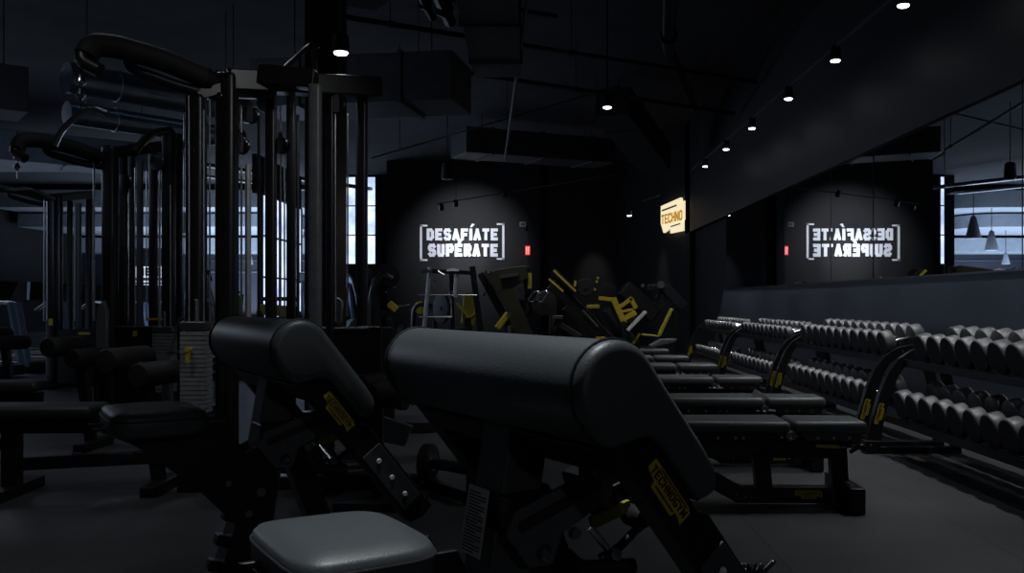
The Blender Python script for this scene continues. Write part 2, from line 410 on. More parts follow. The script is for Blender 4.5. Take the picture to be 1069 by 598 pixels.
def spot_fixture(label, loc, aim=(0,0,-1), r=.045, L=.13, group=None, lit=True, drop=.12):
    loc = V(loc); a = V(aim).normalized()
    t = thing('spotlight', label, 'spotlight', loc, 0, group)
    MB().lathe([(-L,r*.6),(-L*.9,r*.85),(-.02,r),(0,r),(0,r*.82)], (0,0,0), a, 18).build('lamp_housing', 'black', t)
    MB().lathe([(.001,r*.80),(.010,r*.72),(.014,r*.4)], (0,0,0), a, 18).build('lens', 'lens' if lit else 'steel', t)
    MB().tube([-a*L*.8, V((0,0,drop+L))], .008, 6).build('stem', 'black', t)
    return t
def spot_light(name, loc, aim, energy, angle=70, blend=.6, color=(1,.97,.93), size=.05):
    l = bpy.data.lights.new(name, 'SPOT'); l.energy = energy; l.spot_size = math.radians(angle); l.spot_blend = blend
    l.color = color; l.shadow_soft_size = size
    o = bpy.data.objects.new(name, l); COL.objects.link(o); o.location = loc
    o.rotation_euler = V(aim).to_track_quat('-Z', 'Y').to_euler(); return o
def area_light(name, loc, aim, energy, sx, sy, color):
    l = bpy.data.lights.new(name, 'AREA'); l.shape = 'RECTANGLE'; l.size = sx; l.size_y = sy; l.energy = energy; l.color = color
    o = bpy.data.objects.new(name, l); COL.objects.link(o); o.location = loc
    o.rotation_euler = V(aim).to_track_quat('-Z', 'Y').to_euler(); return o

names = ['nearest ceiling spot of the row above the mirrors, at the top of the photo', 'second nearest glowing spot of the row above the mirrors',
         'third nearest glowing spot of the row above the mirrors', 'fourth nearest glowing spot of the row above the mirrors',
         'fifth nearest glowing spot of the row above the mirrors, second last before the corner', 'farthest glowing spot of the row above the mirrors, nearest the illuminated sign']
for px, lab in zip((943,872,823,785,758,736), names):
    y = FPX*2.6/(px-CX)
    spot_fixture(lab, (2.6,y,3.18), group='spots in the row above the mirrors', drop=.02, r=.05)
RAILY = [-4.5,-2.9,-1.3,.3,1.9,3.4,4.95,6.5,8.0,9.5,11.1,12.7,14.3]
for y in RAILY:
    spot_light('rail_lamp', (2.58,y,3.15), (0,0,-1), 95 if y > 4 else 18, 82, .7, (.96,.98,1))
spot_fixture('glowing round lamp hanging before the black column at upper left', P(356,55,6.2), r=.06, drop=1.3)
spot_light('lamp', P(356,57,6.2), (0,0,-1), 60, 110, .8, (.9,.95,1))
spot_fixture('glowing lamp hanging alone in the middle of the ceiling', P(634,112,9.5), r=.055, drop=1.6)
spot_light('lamp', P(634,113,9.5), (0,0,-1), 120, 100, .8)
spot_fixture('small glowing lamp hanging low left of the illuminated sign', P(657,225,20.5), r=.06, drop=1.4)
spot_fixture('unlit cylindrical lamp hanging above the left of the wall lettering', P(467,187,15), r=.10, L=.28, lit=False, drop=1.0)
for px, py in ((461,218),(476,214),(527,204)):
    lab = {461:'leftmost small unlit spot on the rail before the wall lettering', 476:'second small unlit spot from the left on the rail before the lettering', 527:'rightmost small unlit spot on the rail before the wall lettering'}[px]
    spot_fixture(lab, P(px,py,21.1+(px-461)*.008), (0,.8,-.6), r=.06, L=.14, lit=False, drop=.02, group='small spots on the rail before the lettering')

# ------------------------------------------------------------------ wall lettering
tl = thing('wall_lettering', 'white painted slogan in square brackets on the dark back wall', 'wall sign', (0,YB-.02,0))
def wp(px, py): p = P(px, py, YB); return p
x0, x1 = wp(445.5,0).x, wp(520,0).x
mb = MB(); O, UX, VY = V((0,0,0)), V((1,0,0)), V((0,0,1))
zt0, zt1 = wp(0,251).z, wp(0,238.5).z
text_mb(mb, 'DESAFIATE', x0, zt0, x1-x0, zt1-zt0, .080, O, UX, VY, 0, .012, .16)
a = V((wp(492,0).x, wp(0,238).z)); 
mb.prism([(a.x-.03,a.y+.02),(a.x+.02,a.y+.02),(a.x+.10,a.y+.10),(a.x+.02,a.y+.12)], O, UX, VY, 0, .012)
mb.build('top_line', 'white_paint', tl, merge=False)
mb = MB(); x0b, x1b = wp(447,0).x, wp(520,0).x; zb0, zb1 = wp(0,268).z, wp(0,254.5).z
text_mb(mb, 'SUPERATE', x0b, zb0, x1b-x0b, zb1-zb0, .090, O, UX, VY, 0, .012, .14)
a = V((wp(480,0).x, wp(0,254).z)); mb.prism([(a.x-.06,a.y),(a.x+.02,a.y),(a.x+.08,a.y+.10),(a.x-.02,a.y+.12)], O, UX, VY, 0, .012)
mb.build('bottom_line', 'white_paint', tl, merge=False)
for xs, s in ((438.5,1),(526.5,-1)):
    x = wp(xs,0).x; z0, z1 = wp(0,272.5).z, wp(0,234.5).z; t = .055
    if s < 0: z0 += .03; z1 += .04
    mb = MB().box((x+s*t/2,.0,(z0+z1)/2), (t*1.1,.024,z1-z0)).box((x+s*.10,0,z0+t/2), (.2,.024,t*.8)).box((x+s*.10,0,z1-t/2), (.2,.024,t*.8))
    mb.build('bracket', 'white_paint', tl)
# wall spots lighting it
def wall_wash(px, py, e, ang, z=4.0, back=2.2, col=(1,1,1)):
    p = wp(px, py); s = V((p.x, YB-back, z)); return spot_light('wall_spot', s, p+V((0,0,0))-s, e, ang, 1.0, col)
wall_wash(486,268,330,32, 3.9, 2.2, (.86,.90,1)); wall_wash(487,258,380,76, 3.9, 2.6, (.86,.90,1))
wall_wash(620,300,60,34, 3.6, 1.2)
# illuminated sign on the slanted wall
ts = thing('illuminated_sign', 'cream and amber lit nameplate sign high on the slanted wall', 'illuminated sign', (0,0,0))
sg0 = V((W-.07,19.95,0)); e1 = sl; 
def onwall(px, z):   # walk along the slanted wall to a viewing column
    k = (px-CX)/FPX; q = V((W+.02-.03,19.45,0)); t = (k*q.y-q.x)/(sl.x-k*sl.y); r_ = q+sl*t; return V((r_.x, r_.y, z))
A0, A1 = onwall(692,0), onwall(716.5,0)
ud = (A1-A0).normalized(); LL = (A1-A0).length
zc_ = H+(314-226)/FPX*((A0.y+A1.y)/2)
ts.location = (A0.x, A0.y, zc_)
pl = MB().prism([(0,-.10),(0,.30),(LL*.85,.36),(LL*.88,.27),(LL,.27),(LL,-.12),(LL*.93,-.14),(LL*.93,-.36),(LL*.42,-.36),(LL*.42,-.24),(LL*.12,-.32)], (0,0,0), ud, (0,0,1), .0, .05).build('sign_face', 'amber', ts)
tx = MB(); text_mb(tx, 'TECHNO', LL*.04, -.13, LL*.9, .22, .045, (0,0,0), ud, V((0,0,1)), .05, .06, .2)
tx.build('lettering', 'amber_text', pl, merge=False)
MB().prism([(LL*.06,.17),(LL*.7,.20),(LL*.7,.235),(LL*.06,.205)], (0,0,0), ud, (0,0,1), .05, .06).prism([(LL*.45,-.23),(LL*.85,-.21),(LL*.85,-.185),(LL*.45,-.205)], (0,0,0), ud, (0,0,1), .05, .06).build('stripe', 'ink', pl)
q = onwall(690,0); spot_light('wall_spot', (q.x-.55,q.y-.25,3.3), (.4,.2,-1.9), 45, 40, 1)
area_light('sign_glow', V((A0.x,A0.y,zc_))+V((-.3,-.1,0)), (-1,-.3,-.1), .5, .5, .4, (1,.8,.45))
# exit light and small box
te = thing('exit_light', 'small red glowing exit light on the back wall beside the lettering', 'exit light', (wp(551,0).x, YB-.27, wp(0,262).z))
MB().box((0,0,0), (.13,.05,.24)).build('lamp_case', 'red_lamp', te, .008)
tx = MB(); text_mb(tx, 'EX', -.045, .0, .09, .09, .018, (0,0,0), V((1,0,0)), V((0,0,1)), .026, .03, .2); text_mb(tx, 'IT', -.04, -.10, .08, .09, .018, (0,0,0), V((1,0,0)), V((0,0,1)), .026, .03, .2)
tx.build('lettering', 'red_text', te, merge=False)
tb = thing('wall_speaker', 'small grey box mounted on the wall above the red exit light', 'wall box', (wp(546,0).x, YB-.27, wp(0,235).z))
MB().box((0,0,0), (.16,.06,.12)).build('case', 'label_white', tb, .01); MB().box((0,-.032,0), (.12,.006,.08)).build('grille', 'grey_plate', tb)

# ------------------------------------------------------------------ scott (preacher curl) bench
def scott_bench(label, loc, rz, seat_z, near_lit, seat_u):
    r = thing('preacher_curl_bench', label, 'exercise bench', loc, rz, 'preacher curl benches in the foreground')
    zc = .951 if near_lit else .96; th = math.radians(52); R = .067
    D = V((math.cos(th),0,-math.sin(th))); N = V((math.sin(th),0,math.cos(th)))
    o = V((0,0,zc)); L2 = .335
    prof = []
    for k in range(17):                      # rounded crown
        a = math.radians(-90-6 + k*(180+6)/16); prof.append((-math.cos(math.radians(-90+k*11.25))*R if True else 0, math.sin(math.radians(-90+k*11.25))*R))
    prof += [(.160,R*.99),(.200,R*.95),(.222,R*.80),(.228,R*.55),(.224,R*.25),(.210,.008),(.10,.008),(.082,.0),(.070,-.030),(.055,-.058),(.025,-R)]
    # frame: ux=D, vy=N -> D x N = -Y ; w from -L2..L2
    pad = MB().prism(prof, o, D, N, -L2, L2).build('arm_pad', 'leather', r, .022, 4)
    for sgn in (-1, 1):
        pts = [o + D*a*.985 + N*(b_*.985) + V((0, sgn*(L2-.018), 0)) for a, b_ in prof]
        # seam slightly proud of the skin
        pts = [o + D*(a+ (0 if a>0 else -.001)) + N*(b_+ (.001 if b_>0 else -.001)) + V((0, sgn*(L2-.022), 0)) for a, b_ in prof]
        MB().tube(pts+[pts[0]], .0022, 6).build('piping', 'piping', pad)
    # side arms
    for sgn, nm in ((-1,'side_arm'), (1,'side_arm')):
        y0 = sgn*(L2-.035)
        arm = MB().prism([(.05,-.052),(.30,-.052),(.500,-.052),(.512,-.02),(.508,.016),(.245,.016),(.232,.004),(.10,.004),(.085,-.02)], o+V((0,y0,0)), D, N, -.025, .025).build('side_arm', 'black', r, .004)
        MB().prism([(.292,-.046),(.462,-.046),(.462,.008),(.292,.008)], o+V((0,y0,0)), D, N, .025, .031).prism([(.292,-.046),(.462,-.046),(.462,.008),(.292,.008)], o+V((0,y0,0)), D, N, -.031, -.025).build('wear_plate', 'wear', arm, .002)
        rv = MB()
        for s_ in (.325,.378,.432):
            for k in (-1, 1):
                rv.lathe([(0,.0065),(.003,.005)], o+V((0,y0,0))+D*s_+N*(-.020)+V((0,k*.031,0)), (0,k,0), 12)
        rv.build('rivet', 'white_paint', arm)
        if sgn < 0:
            badge(arm, o+V((0,y0-.0252,0))+D*.116+N*(-.039), D, N, .102, .031)
    MB().box(o+D*.09+N*(-.03), (.05,2*L2-.1,.05), (0,th,0)).build('cross_tube', 'black', r, .004)
    # posts
    MB().bar((.045,0,.92), (-.025,0,.50), .09, .075, (1,0,0)).build('upper_post', 'wear', r, .005)
    if near_lit:
        MB().prism([(-.034,-.038),(.034,-.038),(.034,.07),(-.034,.07)], V((-.0450,0,.70)), V((0,-1,0)), V((.165,0,.986)), 0, .001).build('instruction_label', 'label_white', r)
        lb = MB()
        for k in range(19):
            zz = -.034+k*.0052
            lb.prism([(-.028,zz),(.028 if k%3 else .01,zz),(.028 if k%3 else .01,zz+.0022),(-.028,zz+.0022)], V((-.0450,0,.70)), V((0,-1,0)), V((.165,0,.986)), .001, .0016)
        lb.build('label_print', 'ink', [c for c in r.children if c.name.startswith('instruction_label')][0])
    lp = MB().bar((-.020,0,.56), (-.18,0,.045), .10, .085, (1,0,0))
    lp.build('lower_post', 'black', r, .005)
    nt_ = MB()
    for k in range(8):
        t_ = k/8; nt_.box((-.080-.149*t_,0,.53-.48*t_), (.04,.04,.028), (0,.3,0))
    nt_.build('height_rack', 'black', r, .004)
    MB().bar((.05,0,.76), (.30,0,.045), .07, .06, (1,0,0)).build('front_leg', 'black', r, .005)
    # seat and its bracket
    dz = seat_z-.82; du = seat_u+.22
    g = [(-.36,.785),(-.30,.765),(-.13,.626),(-.08,.525),(0,.51),(.025,.62),(.0,.73),(-.06,.70),(-.10,.785)]
    br = MB()
    for y_ in (-.05,.05):
        br.prism([(a+(du if a < -.12 else 0), z_+dz) for a, z_ in g], (0,y_,0), (1,0,0), (0,0,1), -.006, .006)
    br.prism([(-.34+du,.775+dz),(-.28+du,.745+dz),(-.12,.63+dz),(-.10,.66+dz),(-.26+du,.785+dz)], (0,0,0), (1,0,0), (0,0,1), -.05, .05)
    bo = br.build('seat_arm', 'black', r, .003)
    MB().lathe([(-.062,.011),(-.056,.012)], (-.02,0,.60+dz), (0,1,0), 12).lathe([(-.062,.009),(-.056,.01)], (-.05,0,.55+dz), (0,1,0), 12).lathe([(-.062,.007),(-.056,.008)], (-.10,0,.63+dz), (0,1,0), 12).build('bolt', 'steel', bo)
    # seat cushion: rounded, slightly tapered
    sw, sd, st = .145, .110, .055
    ring = []
    for k in range(32):
        a = 2*PI*k/32; ca, sa_ = math.cos(a), math.sin(a); e = .42
        ring.append((math.copysign(abs(ca)**e, ca)*sd, math.copysign(abs(sa_)**e, sa_)*sw*(1-.06*ca)))
    layers = [(1.0*.90, -st),(1.0,-st*.8),(1.0,-.018),(.975,-.006),(.93,.0),(.60,.006),(.25,.008)]
    vs = []; fs = []
    for s_, z_ in layers:
        vs += [V((seat_u+a*s_, b_*s_, seat_z+z_)) for a, b_ in ring]
    for i in range(len(layers)-1):
        for k in range(32): fs.append((i*32+k, i*32+(k+1)%32, (i+1)*32+(k+1)%32, (i+1)*32+k))
    fs.append(tuple(range(32))[::-1]); fs.append(tuple(range((len(layers)-1)*32, len(layers)*32)))
    cu = MB().add(vs, fs).build('seat', 'leather', r, ang=60)
    MB().tube([V((seat_u+a*1.003, b_*1.003, seat_z-.016)) for a, b_ in ring+[ring[0]]], .0022, 6).build('piping', 'piping', cu)
    # slotted lever plate on the near side
    def stad(p, q, rr, n=8):
        p, q = V(p), V(q); d = (q-p).normalized(); a0 = math.atan2(d.y, d.x); out = []
        for k in range(n+1): a = a0+PI/2+PI*k/n; out.append((p.x+rr*math.cos(a), p.y+rr*math.sin(a)))
        for k in range(n+1): a = a0-PI/2+PI*k/n; out.append((q.x+rr*math.cos(a), q.y+rr*math.sin(a)))
        return out
    pp = [(-.035,.708),(-.022,.745),(.125,.797),(.155,.794),(.166,.755),(.11,.722),(.065,.70),(.048,.655),(.005,.655)]
    pm = MB().prism(pp, (0,-.09,0), (1,0,0), (0,0,1), -.004, .004).build('lever_plate', 'grey_plate', r, .002)
    MB().prism(stad((-.008,.722),(.135,.772),.009), (0,-.0945,0), (1,0,0), (0,0,1), 0, .0012).build('slot', 'ink', pm)
    MB().lathe([(0,.014),(.012,.012),(.018,.006)], (.030,-.095,.676), (0,-1,0), 14).lathe([(0,.010),(.01,.009)], (.085,-.095,.70), (0,-1,0), 14).build('bolt', 'steel', pm)
    MB().box((.02,-.045,.735), (.10,.09,.06)).box((.22,.0,.75), (.08,.16,.05), (0,-.3,0)).build('lever_mount', 'black', r, .004)
    MB().prism([(.15,.71),(.24,.74),(.23,.79),(.15,.79)], (0,-.04,0), (1,0,0), (0,0,1), -.03, .03).build('grey_cover', 'grey_plate', r, .006)
    MB().box((.155,-.099,.722), (.08,.01,.02), (0,-.25,0)).build('yellow_marker', 'yellow_dim', r, .001)
    MB().tube(rpath([(.13,-.105,.655),(.16,-.11,.665),(.21,-.11,.70),(.26,-.10,.705)], .02), .0075, 10).build('release_handle', 'satin', r)
    MB().tube(rpath([(.075,-.09,.665),(.08,-.12,.650),(.175,-.135,.643)], .02), .0125, 12).build('hand_grip', 'rubber', r)
    MB().tube([(.115,-.10,.705),(.14,-.115,.668)], .006, 10).lathe([(0,.010),(.016,.010)], (.142,-.118,.663), (0,-1,.2), 12).build('release_pin', 'chrome', r)
    MB().lathe([(0,.018),(.03,.020),(.04,.014)], (.20,-.09,.715), (0,-1,0), 16).build('adjustment_knob', 'rubber', r)
    # floor frame
    MB().bar((-.30,0,.03), (.55,0,.03), .08, .06).box((-.28,0,.03), (.08,.56,.06)).box((.52,0,.03), (.08,.56,.06)).build('base_frame', 'black', r, .005)
    for a in (-.28,.52):
        for y_ in (-.27,.27): MB().box((a,y_,.012), (.10,.06,.024)).build('rubber_foot', 'rubber', r, .004)
    return r
scott_bench('large near preacher curl bench with grey leather arm pad and white label on its post', (-.068,1.489,0), math.radians(31.8), .725, True, -.265)
scott_bench('preacher curl bench farther left in deep shadow, arm ending in a riveted plate', (-.709,2.335,0), math.radians(31.6), .812, False, -.262)

# ------------------------------------------------------------------ adjustable benches
def adj_bench(label, loc, rz, grp):
    r = thing('adjustable_bench', label, 'weight bench', loc, rz, grp)   # origin under the outer foot corner, x runs back toward the head end
    def pad(x0, x1, w0, w1, z, t):
        n = 6; out = [(x0,-w0/2),(x1,-w1/2),(x1,w1/2),(x0,w0/2)]
        return MB().prism(out, (0,0,z), (1,0,0), (0,1,0), 0, t)
    s = pad(-.335,.045,.30,.26,.395,.062).build('seat', 'leather', r, .024, 4)
    bk = pad(-1.19,-.350,.27,.32,.395,.062).build('backrest', 'leather', r, .024, 4)
    b1 = MB()
    for y_ in (-.10,.10):
        b1.prism([(-.98,.352),(-.96,.392),(-.36,.392),(-.40,.365),(-.46,.345)], (0,y_,0), (1,0,0), (0,0,1), -.004, .004)
    b1.build('backrest_bracket', 'satin', r, .001)
    bl = MB()
    for x_ in (-.93,-.82,-.71,-.62,-.58): bl.lathe([(0,.009),(.006,.007)], (x_,-.104,.366), (0,-1,0), 10)
    bl.build('bolt', 'label_white', r)
    b2 = MB().prism([(-.28,.392),(-.26,.355),(.02,.35),(.03,.385),(.03,.392)], (0,-.10,0), (1,0,0), (0,0,1), -.004, .004).prism([(-.28,.392),(-.26,.355),(.02,.35),(.03,.385),(.03,.392)], (0,.10,0), (1,0,0), (0,0,1), -.004, .004)
    b2.build('seat_bracket', 'grey_plate', r, .001)
    bl = MB()
    for x_ in (-.20,-.12,-.04): bl.lathe([(0,.009),(.006,.007)], (x_,-.104,.368), (0,-1,0), 10)
    bl.build('bolt', 'yellow_bright', r)
    MB().lathe([(-.135,.022),(-.125,.028),(.125,.028),(.135,.022)], (-.345,0,.385), (0,1,0), 20).build('pivot_tube', 'satin', r)
    MB().lathe([(0,.026),(.006,.026),(.008,.016),(.004,.010)], (-.345,-.135,.385), (0,-1,0), 20).build('pivot_cap', 'steel', r)
    MB().bar((-1.12,0,.30), (-.10,0,.30), .07, .10).build('main_beam', 'black', r, .006)
    MB().bar((-.10,0,.31), (.0,0,.36), .07, .06).build('seat_support', 'black', r, .006)
    MB().bar((-.455,0,.08), (-.475,0,.30), .07, .085, (1,0,0)).build('leg', 'black', r, .004)
    MB().bar((-.06,0,.06), (-.075,0,.36), .07, .085, (1,0,0)).build('leg', 'black', r, .004)
    MB().box((-.31,0,.06), (.60,.07,.085)).build('base_beam', 'black', r, .006)
    MB().box((-.035,0,.07), (.075,.46,.13)).box((-.035,0,.012), (.085,.40,.024)).build('foot_bar', 'black', r, .006)
    MB().bar((-.58,0,.055), (-.80,0,.175), .07, .085).bar((-.78,0,.165), (-1.10,0,.30), .07, .07).build('rear_strut', 'black', r, .005)
    MB().prism([(0,0),(.045,0),(.045,.05),(0,.05)], (-.785,-.0352,.145), V((.878,0,-.479)), V((.479,0,.878)), 0, .001).build('grey_label', 'grey_plate', r)
    MB().prism([(0,0),(.006,0),(.006,.05),(0,.05)], (-.745,-.0354,.124), V((.878,0,-.479)), V((.479,0,.878)), 0, .001).build('red_tape', 'red', r)
    MB().box((-1.08,0,.03), (.08,.40,.06)).build('rear_foot_bar', 'black', r, .006)
    MB().bar((-1.08,0,.05), (-1.09,0,.30), .06, .06, (1,0,0)).build('leg', 'black', r, .004)
    MB().lathe([(-.02,.035),(.02,.035)], (-.115,-.055,.055), (0,1,0), 18).lathe([(-.02,.035),(.02,.035)], (-.115,.055,.055), (0,1,0), 18).build('wheel', 'rubber', r)
    MB().tube([(-.20,-.06,.322),(-.08,-.06,.317)], .010, 10).build('yellow_lever', 'yellow_bright', r)
    MB().tube([(-.08,-.06,.317),(-.045,-.06,.315)], .006, 8).build('lever_tip', 'chrome', r)
    MB().tube(rpath([(-.03,-.08,.29),(.03,-.08,.33),(.05,-.08,.30),(.03,.08,.30),(-.03,.08,.29)], .03), .010, 10).build('carry_handle', 'satin', r)
    MB().lathe([(0,.006),(.005,.005)], (-.60,-.036,.06), (0,-1,0), 10).lathe([(0,.006),(.005,.005)], (-.555,-.036,.05), (0,-1,0), 10).lathe([(0,.006),(.005,.005)], (-.525,-.036,.05), (0,-1,0), 10).build('bolt', 'steel', r)
    badge(r, V((-.30,-.0352,.042)), V((1,0,0)), V((0,0,1)), .14, .042)
    return r
bl_names = ['nearest adjustable bench beside the dumbbell racks, facing the nearest rack', 'second nearest adjustable bench, a pale bracket standing between its two pads',
            'third adjustable bench from the front, behind the one with the pale bracket', 'fourth adjustable bench from the front beside the racks',
            'fifth adjustable bench from the front, only its pad edge showing', 'farthest adjustable bench of the row, near the dark corner']
spots = [(1.63,4.76,0),(1.78,5.90,.0),(1.76,7.45,0),(1.68,8.9,0),(1.62,10.2,0),(1.6,11.6,0)]
b0 = adj_bench(bl_names[0], spots[0], math.radians(-1.5), 'adjustable benches in a row beside the racks')
for lab, sp in zip(bl_names[1:], spots[1:]): bn = dup(b0, sp, math.radians(-1.5+random.uniform(-.8,.8)), lab)
b2nd = [o for o in bpy.data.objects if o.get('label') == bl_names[1]][0]
MB().prism([(-.42,.47),(-.40,.505),(-.33,.47),(-.30,.43),(-.31,.40),(-.36,.40),(-.37,.44)], (0,-.10,0), (1,0,0), (0,0,1), -.006, .006).build('pale_bracket', 'stack_pale', b2nd, .001)
# the unlit third back end hinge piece on the second bench
# ------------------------------------------------------------------ dumbbell racks and dumbbells
TILT = math.radians(13)
def rack(label, y0, y1):
    r = thing('dumbbell_rack', label, 'dumbbell rack', (2.62,(y0+y1)/2,0), 0, 'dumbbell racks along the mirror wall')
    L = y1-y0; hx = 2.62
    for sgn in (-1, 1):
        y = sgn*(L/2-.02)
        path = [(2.335,.03),(2.37,.20),(2.43,.42),(2.49,.56),(2.55,.64),(2.64,.70),(2.72,.72),(2.82,.73)]
        fr = MB().ribbon([(a-hx, z) for a, z in path], [.10,.085,.075,.07,.065,.06,.055,.05], (0,y,0), (1,0,0), (0,0,1), -.025, .025)
        fr.ribbon([(2.82-hx,.73),(2.90-hx,.40),(2.93-hx,.03)], .06, (0,y,0), (1,0,0), (0,0,1), -.025, .025)
        f = fr.build('end_frame', 'satin', r, 0)
        MB().box((2.62-hx,y,.022), (.68,.07,.044)).box((2.335-hx,y,.045), (.11,.09,.09)).build('floor_foot', 'black', f, .004)
        bd = badge(f, V((2.392-hx,y-.0255,.20)), V((.25,0,.968)), V((-.968,0,.25)), .15, .045)
        MB().lathe([(0,.008),(.004,.007)], (2.66-hx,y-.0255,.70), (0,-1,0), 10).lathe([(0,.010),(.004,.009)], (2.32-hx,y-.046,.06), (0,-1,0), 10).build('bolt', 'steel', f)
    for (xf, z, nm) in ((2.56,.635,'upper_tray'), (2.42,.255,'lower_tray')):
        t = MB(); c, s_ = math.cos(TILT), math.sin(TILT)
        t.bar((xf-hx,-L/2+.03,z), (xf-hx,L/2-.03,z), .02, .05); t.bar((xf+.30*c-hx,-L/2+.03,z+.30*s_), (xf+.30*c-hx,L/2-.03,z+.30*s_), .02, .05)
        for k in (.05, .10, .20, .25): t.bar((xf+k*c-hx,-L/2+.03,z+k*s_-.006), (xf+k*c-hx,L/2-.03,z+k*s_-.006), .045, .008)
        t.build(nm, 'satin', r, .002)
    MB().bar((2.88-hx,-L/2,.25), (2.88-hx,L/2,.25), .05, .08).bar((2.80-hx,-L/2,.66), (2.80-hx,L/2,.66), .04, .08).build('back_beam', 'black', r, .003)
    return r
def dumbbell_proto(R, hl, label):
    r = thing('dumbbell', label, 'dumbbell', (0,0,0), 0)
    MB().tube([(-.075,0,0),(-.04,0,0),(0,0,0),(.04,0,0),(.075,0,0)], [.014,.016,.0175,.016,.014], 12).build('handle', 'chrome', r)
    for s_ in (-1, 1):
        h = MB().lathe([(0,R*.80),(.006,R*.97),(.014,R),(hl-.012,R),(hl-.004,R*.975),(hl,R*.93),(hl,R*.90),(hl-.003,R*.88)], (s_*.07,0,0), (s_,0,0), 30).build('head', 'urethane', r)
        MB().lathe([(hl-.003,R*.88),(hl-.0015,R*.86)], (s_*.07,0,0), (s_,0,0), 24).build('end_plate', 'urethane_shaded_face', h)
    return r
ORD = ['first','second','third','fourth','fifth','sixth','seventh','eighth','ninth','tenth','eleventh','twelfth','thirteenth']
racks = [('nearest dumbbell rack, cut by the right edge of the photo', 3.85, 6.43, .099, .085, .203, 'nearest'),
         ('second dumbbell rack from the front along the mirror wall', 6.66, 9.12, .097, .080, .200, 'second'),
         ('third dumbbell rack from the front along the mirror wall', 9.30, 11.80, .074, .068, .20, 'third'),
         ('farthest dumbbell rack, ending short of the dark corner', 12.0, 14.45, .062, .060, .19, 'farthest')]
for lab, y0, y1, R, hl, pitch, nm in racks:
    rack(lab, y0, y1)
    proto = None
    for tier, xf, zt in (('upper', 2.56, .635), ('lower', 2.42, .255)):
        y = y1-.32; k = 0
        while y > max(y0+.10, 4.15):
            c = V((xf+.15*math.cos(TILT), y, zt+.15*math.sin(TILT)+R+.012))
            lb = f'black round-headed dumbbell on the {tier} tier of the {nm} rack, {ORD[k]} from its far end'
            if proto is None: proto = dumbbell_proto(R, hl, lb); d = proto; d.location = c
            else: d = dup(proto, c, None, lb)
            d['group'] = f'dumbbells on the {nm} rack'
            d.rotation_euler = (0, -TILT, random.uniform(-.03,.03))
            rr = R*(1.02 if tier == 'lower' else 1.0)
            y -= pitch; k += 1

# ------------------------------------------------------------------ cable stations
def rod(mb, px, py0, py1, d, r, root, seg=8):
    a, b_ = P(px,py0,d)-root.location, P(px,py1,d)-root.location
    mb.tube([V((a.x,a.y,a.z)), V((a.x,a.y,b_.z))], r, seg); return mb
def column(root, px, wpx, d, top, name='column', mat='black', z0=0.0, dep=1.0):
    c = P(px, top, d)-root.location; w = wpx/FPX*d
    return MB().box((c.x,c.y,(c.z+z0)/2), (w,w*dep,c.z-z0)).build(name, mat, root, w*.25, 3)
def weight_stack(root, px, d, z1, z0, w, dep, pin=True):
    x = (px-CX)/FPX*d-root.location.x; y = d-root.location.y; n = 18; h = (z1-z0)/n
    o = MB()
    for k in range(n): o.box((x,y,z0+h*(k+.5)), (w,dep,h*.82))
    s = o.build('weight_stack', 'stack', root)
    MB().tube([(x-w*.3,y,z0-.2),(x-w*.3,y,z1+1.25)], .006, 8).build('guide_rod', 'steel', root)
    MB().tube([(x+w*.3,y,z0-.2),(x+w*.3,y,z1+1.25)], .006, 8).build('guide_rod', 'steel', root)
    MB().box((x,y,z1+.03), (w*1.05,dep*1.05,.045)).tube([(x,y,z1+.05),(x,y,z1+.18)], .014, 8).build('stack_cap', 'steel', root, .004)
    if pin: MB().tube([(x-w*.1,y-dep/2-.05,z1-.10),(x-w*.1,y-dep/2,z1-.10)], .014, 8).box((x-w*.1,y-dep/2-.03,z1-.13), (.02,.02,.09)).build('weight_pin', 'yellow', root)
    MB().box((x,y,(z0-.1)/2), (w*1.2,dep*1.2,z0-.1)).build('stack_base', 'black', root, .005)
    return s
def pulley(mb, c, r, ax=(0,1,0)):
    mb.lathe([(-.018,r*.6),(-.016,r),(-.006,r*.86),(.006,r*.86),(.016,r),(.018,r*.6)], c, ax, 20)

def pullup(root, top, reach, dz=0, s=1.0):
    """double-looped pull-up handle with foam sleeves; top = local attachment point, reach = local vector to its tip"""
    a = V(top); v = V(reach); sd = V((-v.y, v.x, 0)).normalized()
    g = rpath([a+V((0,0,-.03)), a+v*.35+V((0,0,.03)), a+v*.80+V((0,0,.06)), a+v*1.0+V((0,0,.04)), a+v*1.05+V((0,0,-.06)), a+v*.98+sd*.10+V((0,0,-.12))], .12, 6)
    MB().tube(g, .034*s, 12).build('pullup_bar', 'black', root)
    MB().tube(rpath([a+v*.14+V((0,0,-.01)), a+v*.45+V((0,0,.045)), a+v*.82+V((0,0,.06)), a+v*.97+V((0,0,.04)), a+v*1.01+V((0,0,-.03))], .12, 5), .056*s, 14).build('foam_grip', 'rubber', root)
    g2 = rpath([a+V((0,0,-.10)), a+v*.30-sd*.05+V((0,0,-.08)), a+v*.66-sd*.09+V((0,0,-.02)), a+v*.72-sd*.02+V((0,0,.05)), a+v*.5+V((0,0,.05))], .10, 6)
    MB().tube(g2, .028*s, 12).build('inner_grip', 'satin', root)
    for k in (.02,.14): MB().lathe([(-.02,.058*s),(.02,.058*s)], a+v*k+V((0,0,-.01)), v, 16).build('collar', 'satin', root)

M['grey_column'] = mk('grey_column', (.10,.105,.112), .5, .1, 20, .15)
M['pale_tube'] = mk('pale_tube', (.42,.44,.46), .4, .5, 20, .15)
M['stack'] = mk('stack_plates', (.26,.27,.29), .45, .3, 30, .15)
